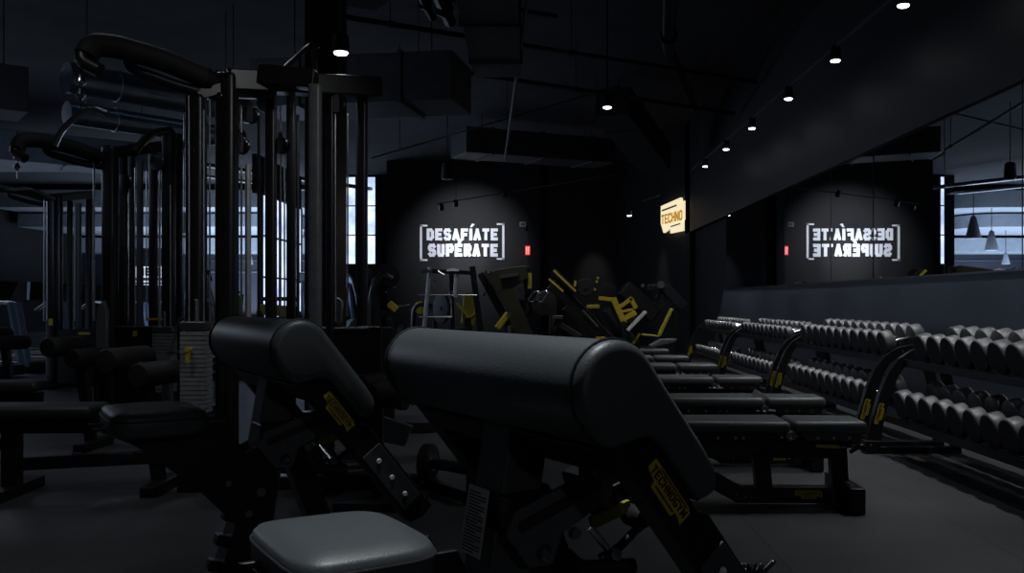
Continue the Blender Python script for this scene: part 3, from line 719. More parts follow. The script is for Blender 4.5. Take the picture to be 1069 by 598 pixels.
# station 1 (nearest)
c1 = thing('cable_station', 'nearest tall black cable machine with weight stack, behind the left preacher bench', 'cable machine', (-1.75,5.9,0))
column(c1, 205, 19, 5.5, 99); column(c1, 237, 21, 5.6, 76); column(c1, 283, 11, 5.9, 88)
column(c1, 329, 13, 5.6, 88, 'column', 'grey_column', 0, 1); column(c1, 378, 11, 6.2, 84); column(c1, 304, 9, 6.3, 92); column(c1, 345, 8, 6.0, 96)
for px, a, b_, d, rr, mt in ((197,100,330,5.4,.006,'steel'),(213.5,95,335,5.5,.006,'steel'),(219,100,335,5.55,.006,'steel'),(252,110,335,5.8,.007,'steel'),
                       (259,172,345,5.7,.020,'pale_tube'),(293,110,335,6.0,.006,'steel'),(297,150,335,6.05,.006,'chrome'),(350,118,335,6.0,.006,'steel'),(363,118,330,6.1,.006,'chrome'),(270,120,335,6.0,.010,'black'),(311,120,335,6.2,.012,'black')):
    rod(MB(), px, a, b_, d, rr, c1).build('guide_rod', mt, c1)
R1 = c1.location
def q(px, py, d, R=None): return P(px, py, d)-(R if R is not None else R1)
MB().bar(q(232,84,5.6), q(395,92,6.2), .14, .13).bar(q(272,78,5.7), q(330,84,5.7), .12, .12).build('top_beam', 'black', c1, .01)
MB().bar(q(205,100,5.5), q(240,90,5.6), .07, .07).bar(q(240,96,5.6), q(283,98,5.9), .07, .07).build('top_bracket', 'black', c1, .008)
MB().tube(rpath([q(292,76,5.8), q(318,52,5.9), q(327,45,5.9), q(330,84,5.8)], .05), .018, 8).build('top_hook', 'satin', c1)
MB().lathe([(0,.016),(.01,.014)], q(331,49,5.8), (0,-1,0), 12).lathe([(0,.016),(.01,.014)], q(229,99,5.4), (0,-1,0), 12).lathe([(0,.012),(.01,.012)], q(240,73,5.5), (0,-1,0), 12).build('bolt', 'chrome', c1)
for px, py, d in ((252,152,5.7),(262,120,5.8),(294,152,5.9),(277,108,5.9),(352,110,6.0)):
    pm = MB(); pulley(pm, q(px,py,d), .055, (.4,1,0)); o = pm.build('pulley', 'satin', c1)
    MB().prism([(-.02,-.05),(.02,-.05),(.014,.08),(-.014,.08)], q(px,py,d)+V((0,-.03,0)), (1,0,0), (0,0,1), -.003, .003).build('pulley_bracket', 'steel', o)
MB().prism([(-.025,-.10),(.0,-.12),(.028,.06),(.01,.08),(-.005,.0)], q(304,108,5.8), (1,0,0), (0,0,1), -.01, .01).build('hook_plate', 'steel', c1)
weight_stack(c1, 205, 5.15, .90, .44, .14, .12)
MB().prism([(-.035,-.07),(.035,-.07),(.04,.07),(.02,.10),(-.02,.10),(-.035,.05)], q(215,330,5.75), (1,0,0), (0,0,1), -.02, .02).build('carriage', 'steel', c1, .008)
MB().prism([(-.035,-.07),(.035,-.07),(.04,.07),(.02,.10),(-.02,.10),(-.035,.05)], q(352,326,6.1), (1,0,0), (0,0,1), -.02, .02).build('carriage', 'steel', c1, .008)
pullup(c1, q(232,84,5.6), V((-.50,-.66,0)), 0, 1.15)
MB().box(q(360,395,6.1), (.50,.03,.70)).build('shroud', 'black', c1, .01)
MB().tube([q(335,343,6.05), q(385,343,6.05)], .008, 8).build('shroud_edge', 'steel', c1)
bs = MB()
for a, b_ in (((205,5.5),(237,5.6)),((237,5.6),(329,5.6)),((329,5.6),(378,6.2))):
    u_, w_ = P(a[0],314,a[1])-R1, P(b_[0],314,b_[1])-R1; bs.bar((u_.x,u_.y,.04), (w_.x,w_.y,.04), .12, .08)
bs.build('base_frame', 'black', c1, .008)
MB().tube(rpath([q(215,345,5.6), q(212,372,5.6), q(214,400,5.6)], .05), .012, 8).build('cable_strap', 'yellow_dim', c1)

# station 2
c2 = thing('cable_station', 'second cable machine farther left, its pull-up arm below and behind the first', 'cable machine', (-3.6,8.3,0))
R2 = c2.location
for px, w, d, top, mt in ((115,14,8.0,152,'black'),(128,9,8.3,160,'black'),(137,7,8.6,150,'black'),(146,6,8.2,168,'grey_plate'),(160,8,8.6,150,'black'),(176,12,8.3,135,'black'),(186,8,8.8,140,'black')):
    column(c2, px, w, d, top, 'column', mt)
for px, a, b_, d, rr, mt in ((98,168,335,7.9,.010,'steel'),(107,175,335,8.0,.006,'steel'),(134,185,335,8.3,.006,'chrome'),(141,175,340,8.2,.006,'steel'),(167,170,335,8.4,.008,'steel'),(192,120,335,8.6,.006,'steel'),(153,178,335,8.5,.006,'steel')):
    rod(MB(), px, a, b_, d, rr, c2).build('guide_rod', mt, c2)
MB().bar(q(112,160,8.0,R2), q(190,150,8.7,R2), .12, .10).bar(q(100,168,7.9,R2), q(115,160,8.0,R2), .06, .06).build('top_beam', 'black', c2, .008)
pullup(c2, q(113,163,8.0,R2), V((-.46,-.58,0)), 0, 1.1)
MB().tube(rpath([q(178,136,8.3,R2), q(160,138,8.1,R2), q(147,150,7.9,R2), q(140,160,7.8,R2)], .12), .035, 10).build('pullup_bar', 'satin', c2)
pm = MB(); pulley(pm, q(164,170,8.2,R2), .07, (.3,1,0)); pm.build('pulley', 'satin', c2)
pm = MB(); pulley(pm, q(130,190,8.1,R2), .07, (.3,1,0)); pm.build('pulley', 'satin', c2)
MB().box(q(142,380,8.0,R2), (.72,.06,.66)).build('shroud', 'black', c2, .012)
MB().tube([q(121,341,7.95,R2), q(168,341,7.95,R2)], .008, 8).build('shroud_edge', 'steel', c2)
MB().prism([(-.05,-.30),(.05,-.30),(.05,.12),(.02,.22),(-.03,.16),(-.05,.0)], q(107,340,7.8,R2), (1,0,0), (0,0,1), -.03, .03).build('side_cover', 'grey_plate', c2, .01)
MB().box(q(141,348,7.9,R2), (.035,.01,.05)).box(q(162,333,7.9,R2), (.16,.01,.018)).build('yellow_marker', 'yellow', c2)
MB().bar((-.45,-.3,.04), (.55,.4,.04), .12, .08).build('base_frame', 'black', c2, .008)
weight_stack(c2, 172, 7.7, .80, .30, .16, .12, False)

# station 3
c3 = thing('cable_station', 'third cable machine at the far left, pull-up arm reaching the photo edge', 'cable machine', (-5.9,11.3,0))
R3 = c3.location
for px, w, d, top, mt in ((55,11,11.0,203,'black'),(62,6,11.2,203,'black'),(73,5,11.6,205,'black'),(82,5,11.2,212,'grey_plate'),(93,6,12.0,200,'black')):
    column(c3, px, w, d, top, 'column', mt)
for px, a, b_, d in ((46,206,335,10.9),(49,210,335,10.9),(78,215,335,11.2)):
    rod(MB(), px, a, b_, d, .010, c3).build('guide_rod', 'steel', c3)
MB().bar(q(50,207,11.0,R3), q(94,203,12.0,R3), .12, .10).build('top_beam', 'black', c3, .008)
pullup(c3, q(54,206,11.0,R3), V((-.42,-.55,0)), 0, .9)
MB().tube(rpath([q(57,208,10.9,R3), q(30,196,10.6,R3), q(10,198,10.4,R3), q(-8,190,10.2,R3)], .2), .022, 10).build('chrome_bar', 'chrome', c3)
MB().box(q(80,372,11.0,R3), (.6,.06,.66)).build('shroud', 'black', c3, .012)
MB().box(q(88,348,10.9,R3), (.14,.01,.03)).box(q(53,336,10.9,R3), (.05,.01,.08)).build('yellow_marker', 'yellow', c3)
MB().bar((-.3,-.3,.04), (.4,.5,.04), .12, .08).build('base_frame', 'black', c3, .008)

# hanging attachments
def hanger(name, label, px, py0, py1, d, bar=None):
    top = P(px, py0, d); t = thing(name, label, 'cable attachment', top)
    bot = P(px, py1, d)-top; zt = 2.45-top.z
    MB().tube([(0,0,zt),(0,0,-.02)], .005, 6).build('cable', 'black', t)
    m_ = MB().lathe([(-.03,.012),(-.01,.028),(.01,.022),(.03,.01)], (0,0,-.03), (0,0,1), 12)
    m_.lathe([(-.03,.010),(0,.026),(.03,.010)], (0,0,bot.z*.55), (0,0,1), 12).tube([(0,0,-.03),(0,0,bot.z)], .007, 6)
    m_.build('snap_hook', 'chrome', t)
    if bar: MB().tube(rpath([V(P(*b_, d))-top for b_ in bar], .08), .016, 10).build('pull_bar', 'chrome', t)
    return t
hanger('lat_pull_bar', 'curved silver pull bar on a cable hanging under the nearest pull-up arm', 84, 78, 116, 4.9, [(57,152),(63,138),(72,128),(84,118),(97,113),(112,119)])
hanger('cable_hook', 'silver snap hook hanging under the second pull-up arm near the left edge', 18, 160, 186, 7.4)

# extra pair: grips bar at far left silhouettes
# ------------------------------------------------------------------ left benches with rollers
def roller_bench(label, loc, rz, grp):
    r = thing('sit_up_bench', label, 'weight bench', loc, rz, grp)   # origin below pad's right end; x runs right
    MB().prism([(-1.25,-.14),(-.03,-.14),(-.03,.14),(-1.25,.14)], (0,0,.43), (1,0,0), (0,1,0), 0, .07).build('pad', 'leather_dark', r, .028, 4)
    MB().box((-.60,0,.38), (1.1,.06,.08)).build('main_beam', 'black', r, .005)
    MB().box((-.50,-.02,.20), (.09,.07,.40)).build('leg', 'black', r, .005)
    MB().box((-.50,0,.03), (.10,.50,.06)).build('foot_bar', 'black', r, .006)
    MB().bar((-.50,0,.17), (.30,.1,.19), .07, .07).build('lower_beam', 'black', r, .005)
    MB().box((.27,.1,.03), (.09,.46,.06)).build('foot_bar', 'black', r, .006)
    MB().bar((.25,.1,.04), (.17,.1,.68), .06, .07, (1,0,0)).build('roller_post', 'black', r, .005)
    for x_, z_ in ((.07,.74),(.24,.66)):
        MB().lathe([(-.19,.030),(-.185,.062),(-.17,.07),(.17,.07),(.185,.062),(.19,.03)], (x_,.1,z_), (.25,1,0), 20).build('foam_roller', 'rubber', r)
    MB().bar((.06,.1,.74), (.25,.1,.66), .05, .04).build('roller_arm', 'black', r, .004)
    MB().box((.10,-.0,.226), (.10,.03,.015)).box((-.16,0,.224), (.05,.03,.012)).build('steel_tab', 'steel', r)
    return r
rb = roller_bench('nearest dark padded bench at the left edge with a black foam roller', (-2.40,5.05,0), math.radians(3), 'roller benches at the left edge')
dup(rb, (-3.5,6.5,0), math.radians(2), 'second dark padded bench at the left edge, behind the nearest one')
dup(rb, (-5.4,8.8,0), math.radians(2), 'farthest dark padded bench at left, before the third cable machine')

# stool-like post by the weight stack
t = thing('bumper_post', 'grey cylindrical post with round cap standing left of the weight stack', 'post', (P(175,0,6.6).x,6.6,0))
MB().lathe([(0,.05),(.01,.045),(.50,.04),(.52,.05),(.56,.045),(.58,.02)], (0,0,0), (0,0,1), 20).build('post', 'grey_plate', t)
MB().lathe([(0,.14),(.015,.135),(.02,.05)], (0,0,0), (0,0,1), 24).build('base_plate', 'steel', t)

# A-shaped handle rack
t = thing('handle_rack', 'small silver A-frame between the cable machines and the weight stack', 'rack', (P(192,0,7.2).x,7.2,0))
R4 = t.location
MB().tube(rpath([q(178,372,7.2,R4), q(187,332,7.2,R4), q(193,332,7.2,R4)], .03), .012, 8).tube([q(178,372,7.2,R4), V((q(176,380,7.2,R4).x,0,0))], .012, 8).tube([q(190,334,7.2,R4), V((.08,.2,0))], .012, 8).build('frame', 'steel', t)
MB().tube([q(174,368,7.2,R4), q(195,367,7.2,R4)], .014, 8).build('cross_bar', 'steel', t)

# ------------------------------------------------------------------ strength machines in front of the back wall
def station(name, label, cat, px, d):
    t = thing(name, label, cat, (P(px,0,d).x, d, 0)); R = t.location.copy()
    def Q(x, y, dd=0): return P(x, y, d+dd)-R
    return t, Q
def disc(Q, x, y, dd, r, w=.05, ax=(0,1,0)):
    c = Q(x, y, dd); return MB().lathe([(-w/2,r*.9),(-w/2*.8,r),(w/2*.8,r),(w/2,r*.9)], c, ax, 28).lathe([(-w*.7,r*.16),(w*.7,r*.16)], c, ax, 14)

# squat rack with silver leaning upright
t, Q = station('squat_rack', 'silver and black squat rack below the wall lettering', 'squat rack', 468, 15.5)
MB().tube([Q(449,279), Q(441,365)], .035, 10).build('silver_upright', 'pale_tube', t)
MB().bar(Q(493,278,.3), Q(505,372,.3), .10, .10, (1,0,0)).bar(Q(505,372,.3), Q(506,398,.3), .1, .1, (1,0,0)).build('black_upright', 'satin', t, .006)
MB().bar(Q(471,282,1.2), Q(473,365,1.2), .08, .08, (1,0,0)).build('upright', 'satin', t, .006)
MB().tube([Q(477,286,-.2), Q(475,310,-.2)], .035, 10).tube([Q(470,305,.2), Q(471,332,.2)], .025, 10).build('safety_catch', 'pale_tube', t)
MB().tube([Q(440,283,-.1), Q(450,283,-.1)], .03, 10).tube([Q(457,283,0), Q(464,287,0)], .025, 10).build('bar_hook', 'chrome', t)
MB().bar(Q(447,283,.1), Q(495,285,.3), .07, .07).build('top_beam', 'satin', t)
MB().prism([(-.10,0),(.12,0),(.10,.03),(.02,.05),(-.08,.03)], Q(472,283,-.3), (1,0,0), (0,0,1), -.03, .03).build('top_plate', 'white_paint', t, .004)
MB().tube([Q(437,308), Q(498,308)], .014, 8).build('cross_bar', 'steel', t); MB().tube([Q(437,331), Q(472,331)], .022, 8).build('cross_bar', 'steel', t)
MB().tube([Q(440,352), Q(505,354)], .020, 8).build('cross_bar', 'satin', t)
o = disc(Q, 461, 322, .3, .26, .06, (.8,.6,0)).build('weight_plate', 'rubber', t)
MB().lathe([(0,.02),(.02,.02)], Q(453,293,-.1), (0,-1,0), 10).lathe([(0,.02),(.02,.02)], Q(497,293,.1), (0,-1,0), 10).lathe([(0,.02),(.02,.02)], Q(500,313,.1), (0,-1,0), 10).lathe([(0,.03),(.02,.03)], Q(471,306,-.3), (0,-1,0), 10).build('bolt', 'chrome', t)
MB().bar(V((-.7,0,.04)), V((.75,.3,.04)), .1, .08).bar(V((-.6,-.4,.04)), V((-.6,.8,.04)), .1, .08).bar(V((.65,-.4,.04)), V((.65,.9,.04)), .1, .08).build('base_frame', 'black', t)

# yellow-seated machine behind the rack
t, Q = station('seated_press', 'yellow framed seated machine half hidden behind the squat rack', 'gym machine', 485, 17.5)
MB().prism([(-.16,-.28),(.10,-.34),(.14,-.2),(.12,.30),(-.10,.30)], Q(490,322), (1,0,0), (0,0,1), -.06, .06).build('back_shell', 'yellow_dim', t, .02)
MB().tube([Q(477,316,-.2), Q(489,330,-.2)], .03, 8).build('yellow_arm', 'yellow', t)
MB().tube(rpath([Q(496,316,-.1), Q(497,328,-.1), Q(488,332,-.1)], .1), .025, 8).build('yellow_tube', 'yellow', t)
MB().bar(Q(488,332), V((.1,0,.05)), .14, .14, (1,0,0)).bar(V((-.6,0,.05)), V((.8,0,.05)), .14, .10).build('frame', 'black', t, .01)
MB().box(Q(480,345,-.2), (.45,.40,.10)).build('seat', 'leather_dark', t, .03)

# machine with small yellow pads at left of lettering
t, Q = station('plate_loaded_machine', 'black machine with a small tilted yellow pad, left of the squat rack', 'gym machine', 405, 14.5)
MB().prism([(-.08,-.02),(.05,-.13),(.12,-.04),(-.02,.07)], Q(409,318), (1,0,0), (0,0,1), -.04, .04).build('yellow_pad', 'yellow', t, .012)
MB().tube([Q(414,320), Q(426,319)], .018, 8).lathe([(-.02,.03),(.02,.03)], Q(426,319), (1,0,0), 12).build('handle', 'steel', t)
MB().tube(rpath([Q(398,398), Q(394,340), Q(390,300), Q(400,286), Q(410,292)], .3), .07, 10).build('main_arm', 'satin', t)
MB().tube(rpath([Q(386,398), Q(384,330), Q(392,290)], .3), .05, 10).build('side_arm', 'grey_plate', t)
disc(Q, 404, 288, .2, .20).build('weight_plate', 'rubber', t); disc(Q, 396, 334, .2, .17).build('weight_plate', 'rubber', t); disc(Q, 385, 289, .3, .17).build('weight_plate', 'satin', t)
b_ = MB()
for px, py in ((403,305),(406,333),(420,330),(399,352),(412,300)): b_.lathe([(0,.02),(.02,.018)], Q(px,py,-.15), (0,-1,0), 10)
b_.build('bolt', 'chrome', t)
MB().bar(V((-.5,0,.05)), V((.7,0,.05)), .14, .10).bar(Q(410,372), V((.1,0,.05)), .1, .1, (1,0,0)).bar(Q(405,330), Q(420,398), .09, .09).build('frame', 'black', t, .01)
MB().box(Q(425,352), (.35,.35,.09)).build('seat', 'leather_dark', t, .03)

t, Q = station('plate_loaded_machine', 'dark machine with two yellow discs seen low behind the squat rack', 'gym machine', 443, 18.5)
disc(Q, 439, 321, 0, .13, .06, (0,1,0)).build('yellow_hub', 'yellow', t); disc(Q, 452, 322, .1, .06, .05).build('yellow_cap', 'yellow', t)
MB().tube(rpath([Q(430,370), Q(432,318), Q(452,318), Q(456,370)], .2), .05, 10).build('frame', 'black', t)
MB().bar(V((-.5,0,.05)), V((.6,0,.05)), .12, .10).bar(Q(430,370), V((-.25,0,.05)), .1, .1, (1,0,0)).bar(Q(456,370), V((.25,0,.05)), .1, .1, (1,0,0)).build('base_frame', 'black', t)

# big leaning machine (olive-dark carriage)
t, Q = station('hack_squat_machine', 'large leaning black machine with olive-dark carriage right of the squat rack', 'gym machine', 532, 14.0)
olive = 'olive'; M['olive'] = mk('olive_dark', (.030,.028,.017), .45, .1, 30, .2)
MB().prism([(Q(505,286).x,Q(505,286).z),(Q(520,281).x,Q(520,281).z),(Q(549,277).x,Q(549,277).z),(Q(551,290).x,Q(551,290).z),(Q(536,300).x,Q(536,300).z),(Q(557,350).x,Q(557,350).z),(Q(558,366).x,Q(558,366).z),(Q(536,345).x,Q(536,345).z),(Q(521,310).x,Q(521,310).z)], (0,0,0), (1,0,0), (0,0,1), -.10, .10).build('carriage', 'olive', t, .012)
MB().bar(Q(522,289,-.15), Q(541,286,-.15), .06, .05).build('carriage_rail', 'steel', t)
MB().bar(Q(502,285,.1), Q(531,340,.1), .12, .12).bar(Q(549,278,.2), Q(553,330,.2), .12, .12, (1,0,0)).bar(Q(531,340,.1), Q(540,392,.1), .12, .12).build('frame', 'black', t, .01)
b_ = MB()
for px, py in ((507,284),(512,285),(521,304),(505,307),(543,302)): b_.lathe([(0,.028),(.03,.022)], Q(px,py,-.2), (0,-1,0), 12)
b_.build('bolt', 'chrome', t)
MB().bar(Q(531,327,-.3), Q(519,343,-.3), .14, .10).build('yellow_roller', 'yellow', t, .02)
MB().lathe([(-.03,.03),(.03,.03)], Q(531,328,-.4), (0,1,0), 12).tube([Q(532,340,-.3), Q(533,352,-.3)], .035, 8).build('handle', 'steel', t)
MB().box(Q(553,293,.0), (.06,.08,.24)).build('yellow_stripe', 'yellow_dim', t)
for x0_ in (551, 560):
    MB().tube(rpath([Q(x0_,313,-.2), Q(x0_+7,304,-.2), Q(x0_+13,304,-.2), Q(x0_+5,316,-.2), Q(x0_,313,-.2)], .08), .014, 8).build('loop_handle', 'chrome', t)
MB().bar(V((-.3,0,.05)), V((.9,0,.05)), .16, .10).bar(V((-.1,0,.1)), Q(540,392,.1), .1, .1, (1,0,0)).bar(Q(557,350), V((.7,0,.05)), .1, .1, (1,0,0)).build('base_frame', 'black', t, .01)
disc(Q, 568, 316, .1, .20).build('weight_plate', 'rubber', t); disc(Q, 543, 322, .1, .14).build('weight_plate', 'rubber', t)

# leg press with yellow rails
t, Q = station('leg_press_machine', 'sloping black leg press with thin yellow rails and a round weight plate', 'gym machine', 600, 14.5)
MB().bar(Q(575,296,.2), Q(640,362,.2), .30, .24).build('sled', 'black', t, .02)
for a, b_ in (((578,282),(601,304)),((573,291),(588,304))):
    MB().bar(Q(*a,-.15), Q(*b_,-.15), .04, .03).build('yellow_rail', 'yellow', t)
MB().bar(Q(578,283,.15), Q(600,306,.15), .34, .10).build('foot_plate', 'satin', t, .01)
MB().tube([Q(600,299,-.1), Q(601,293,-.1)], .02, 8).build('yellow_peg', 'yellow', t)
disc(Q, 611, 300, 0, .145, .12).build('weight_plate', 'rubber', t)
b_ = MB()
for px, py in ((623,294),(624,290),(621,302)): b_.lathe([(0,.022),(.03,.02)], Q(px,py,-.1), (0,-1,0), 10)
b_.build('peg_end', 'yellow_dim', t)
MB().tube([Q(608,324,-.2), Q(624,341,-.2)], .022, 8).build('guide_rail', 'steel', t)
MB().bar(Q(590,320,.1), Q(622,352,.1), .35, .10).build('guide_plate', 'black', t, .01)
MB().box(Q(619,320,-.1), (.20,.2,.06)).build('yellow_lip', 'yellow_dim', t, .01)
MB().box(Q(582,331,-.3), (.16,.2,.05)).build('step_plate', 'steel', t, .006); MB().bar(Q(578,335,-.2), Q(606,352,-.2), .30, .10).build('backrest', 'leather_dark', t, .02)
MB().bar(V((-.7,0,.05)), V((1.1,0,.05)), .2, .10).bar(V((-.35,0,.1)), Q(578,300,.2), .12, .12, (1,0,0)).bar(V((.95,0,.1)), Q(640,362,.2), .12, .12, (1,0,0)).build('base_frame', 'black', t, .01)
MB().box(Q(627,353,-.25), (.15,.1,.04)).build('yellow_marker', 'yellow', t)

# yellow-armed chest press
t, Q = station('chest_press_machine', 'plate-loaded press with bright yellow angular arms before the slanted wall', 'gym machine', 645, 15.8)
MB().bar(Q(625,311), Q(641,313), .06, .07).bar(Q(640,311), Q(652,338), .10, .10).bar(Q(643,323), Q(660,311), .08, .07).bar(Q(658,311), Q(664,322), .08, .08).bar(Q(650,333), Q(664,326), .09, .09).bar(Q(644,326), Q(661,323), .05, .05).build('yellow_arm', 'yellow', t, .008)
MB().prism([(-.10,-.06),(.12,-.10),(.16,.02),(.05,.10),(-.08,.06)], Q(654,332,.1), (1,0,0), (0,0,1), -.06, .06).build('yellow_shell', 'yellow_dim', t, .02)
MB().lathe([(-.03,.05),(.03,.05)], Q(651,338,-.1), (0,1,0), 14).build('hub', 'black', t)
MB().bar(Q(655,345,-.3), Q(674,325,-.3), .22, .05).build('white_pad', 'label_white', t, .012)
MB().bar(Q(650,300,.4), Q(684,330,.4), .5, .30).build('black_cover', 'bulk', t, .03)
MB().bar(Q(633,322,.3), Q(664,360,.3), .4, .14).build('backrest', 'leather_dark', t, .03)
MB().bar(Q(660,360,-.1), Q(668,348,-.1), .05, .04).build('yellow_strut', 'yellow', t)
MB().bar(V((-.6,0,.05)), V((.7,0,.05)), .16, .10).bar(V((.15,0,.1)), Q(654,340), .12, .12, (1,0,0)).bar(Q(662,358), V((.4,0,.05)), .1, .1, (1,0,0)).build('base_frame', 'black', t, .01)
disc(Q, 634, 304, .3, .16).build('weight_plate', 'rubber', t)

# right machine with black arms and olive leg
t, Q = station('row_machine', 'black angular machine with olive-yellow leg at the foot of the slanted wall', 'gym machine', 693, 15.0)
MB().bar(Q(694,300), Q(714,321), .14, .16).bar(Q(676,300), Q(696,300), .08, .10).bar(Q(694,300), Q(686,312), .09, .09).bar(Q(682,316), Q(692,323), .06, .06).bar(Q(692,323), Q(696,305), .06, .07, (1,0,0)).build('arm', 'satin', t, .012)
MB().lathe([(-.03,.06),(.03,.06)], Q(690,297,-.1), (0,1,0), 14).lathe([(-.03,.03),(.03,.03)], Q(671,298,-.1), (0,1,0), 14).build('pivot', 'steel', t)
MB().bar(Q(686,301,-.1), Q(692,293,-.1), .05, .05).build('chrome_arm', 'chrome', t)
MB().bar(Q(701,322), Q(688,350), .14, .05).build('yellow_leg', 'yellow_dim', t, .01)
MB().tube([Q(670,349,-.2), Q(688,351,-.2)], .018, 8).build('foot_rail', 'yellow_dim', t)
MB().prism([(-.16,-.05),(-.14,-.09),(.24,.0),(.28,.06),(.02,.05)], Q(688,357,-.3), (1,0,0), (0,0,1), -.14, .14).build('seat', 'grey_plate', t, .015)
MB().bar(V((-.5,0,.05)), V((.4,0,.05)), .16, .10).bar(Q(688,350), V((-.08,0,.05)), .1, .1, (1,0,0)).bar(Q(705,315), V((.2,.1,.05)), .1, .1, (1,0,0)).build('base_frame', 'black', t, .01)
t, Q = station('seated_press', 'dark machine standing between the leg press and the yellow-armed press', 'gym machine', 628, 17.5)
MB().bar(Q(600,322), Q(618,365), .3, .12).bar(Q(620,318), Q(640,352), .3, .12).build('cover', 'bulk', t, .03)
MB().bar(V((-.5,0,.05)), V((.5,0,.05)), .16, .10).bar(Q(618,365), V((0,0,.05)), .12, .12, (1,0,0)).bar(Q(640,352), V((.25,0,.05)), .12, .12, (1,0,0)).build('base_frame', 'black', t, .01)

# low items seen between the two curl benches: plates tree and bench ends
t, Q = station('weight_tree', 'low black plate tree with chrome pegs between the two preacher benches', 'weight rack', 400, 7.6)
MB().bar(V((-.28,0,.05)), V((.45,0,.05)), .5, .08).bar(V((.05,0,.05)), V((.03,0,.85)), .09, .09, (1,0,0)).build('frame', 'black', t, .008)
for z_, r_ in ((.30,.15),(.56,.13),(.75,.11)):
    for s_ in (-1, 1):
        MB().tube([V((.04,0,z_)), V((.04+s_*.24,-.05,z_+.02))], .016, 8).build('peg', 'chrome', t)
        MB().lathe([(-.03,r_*.9),(-.025,r_),(.025,r_),(.03,r_*.9)], V((.04+s_*.13,-.03,z_+.01)), (1,-.2,0), 24).build('weight_plate', 'rubber', t)
t = thing('barbell', 'short barbell lying behind the near preacher bench, chrome ring on its end', 'barbell', (P(467,0,5.2).x, 5.2, 0))
R5 = t.location
def q5(px, py, dd=0): return P(px,py,5.2+dd)-R5
MB().tube([q5(450,483), q5(492,490,-.4)], .032, 14).build('sleeve', 'rubber', t); 
MB().lathe([(-.012,.044),(-.008,.05),(.008,.05),(.012,.044)], q5(452,483), (1,-.3,0), 20).build('chrome_ring', 'chrome', t)
MB().lathe([(-.03,.10),(-.025,.11),(.025,.11),(.03,.10)], q5(447,483,.03), (1,-.3,0), 24).build('weight_plate', 'rubber', t)
MB().lathe([(-.006,.055),(.006,.055)], q5(443,495,.02), (1,-.3,0), 16).build('yellow_ring', 'yellow', t)
MB().bar(q5(447,490,.05), V((q5(447,483).x-.02,.05,0)), .05, .05, (1,0,0)).bar(q5(492,490,-.4), V((q5(492,490,-.4).x,-.4,0)), .05, .05, (1,0,0)).bar(V((-.15,.08,.03)), V((.22,-.42,.03)), .07, .05).build('cradle', 'black', t, .004)
t, Q = station('low_row_machine', 'low black machine frame with pale foot plates behind the left preacher bench', 'gym machine', 345, 5.2)
MB().bar(Q(300,437), Q(372,432), .09, .07).bar(Q(300,452), Q(400,447), .07, .05).bar(V((-.45,0,.04)), V((.5,0,.04)), .1, .07).bar(V((-.38,0,.07)), Q(304,437), .07, .07, (1,0,0)).bar(V((.3,0,.07)), Q(388,448), .07, .07, (1,0,0)).build('frame', 'black', t, .008)
MB().tube([Q(302,492,-.2), Q(382,484,-.2)], .012, 8).tube([Q(325,496,-.3), Q(380,491,-.3)], .009, 8).build('steel_rail', 'steel', t)
MB().prism([(-.10,-.18),(.08,-.18),(.11,.16),(-.05,.18)], Q(323,478,.0), (1,0,0), (0,0,1), -.02, .02).build('foot_plate', 'grey_plate', t, .008)
MB().box(Q(350,489,-.1), (.34,.3,.045)).build('pad', 'leather_dark', t, .015)
MB().prism([(-.13,-.05),(.10,-.10),(.15,.02),(-.06,.09)], Q(405,448,.2), (1,0,0), (0,0,1), -.02, .02).build('grey_cover', 'grey_plate', t, .008)
t, Q = station('foam_roller_post', 'black post with two round foam rollers just left of the near arm pad', 'gym machine', 397, 4.7)
for px, py in ((388,402),(398,410)):
    MB().lathe([(-.10,.03),(-.095,.055),(-.08,.062),(.08,.062),(.095,.055),(.10,.03)], Q(px,py), (.5,.9,0), 20).build('foam_roller', 'rubber', t)
MB().bar(Q(394,412,.05), V((-.02,.05,.05)), .06, .06, (1,0,0)).box(V((0,.05,.025)), (.45,.30,.05)).build('post', 'black', t, .006)
MB().tube([Q(380,420), Q(420,425)], .012, 8).build('cross_bar', 'satin', t)

# chrome clamp and cap lying on the floor beyond the near bench
t = thing('barbell_collar', 'chrome spring collar clamp on the floor right of the near preacher bench', 'barbell collar', (P(785,0,3.42).x, 3.42, 0))
m_ = MB()
for k in range(5): m_.tube([V((-.045+.018*k+.03*math.cos(a/8*PI), -.0, .045+.035*math.sin(a/8*PI)+.0)) for a in range(17)], .006, 6)
m_.build('spring', 'chrome', t)
MB().tube([(.03,-.02,.05),(.07,-.06,.11)], .010, 8).tube([(.0,-.02,.05),(.0,-.07,.10)], .010, 8).box((-.01,0,.012), (.13,.07,.024)).build('handle', 'chrome', t, .003)
MB().lathe([(-.03,.03),(.03,.03)], (.01,.0,.055), (1,.3,0), 14).build('inner_ring', 'rubber', t)
t = thing('weight_plate', 'small black round weight plate lying at the bottom edge right of the collar', 'weight plate', (P(828,0,3.35).x, 3.36, 0))
MB().lathe([(0,.070),(.006,.076),(.040,.076),(.046,.070),(.046,.03),(.040,.028)], (0,0,0), (0,0,1), 32).build('plate', 'rubber', t)
MB().lathe([(.040,.027),(.050,.027),(.050,.014)], (0,0,0), (0,0,1), 20).build('hub', 'steel', t)

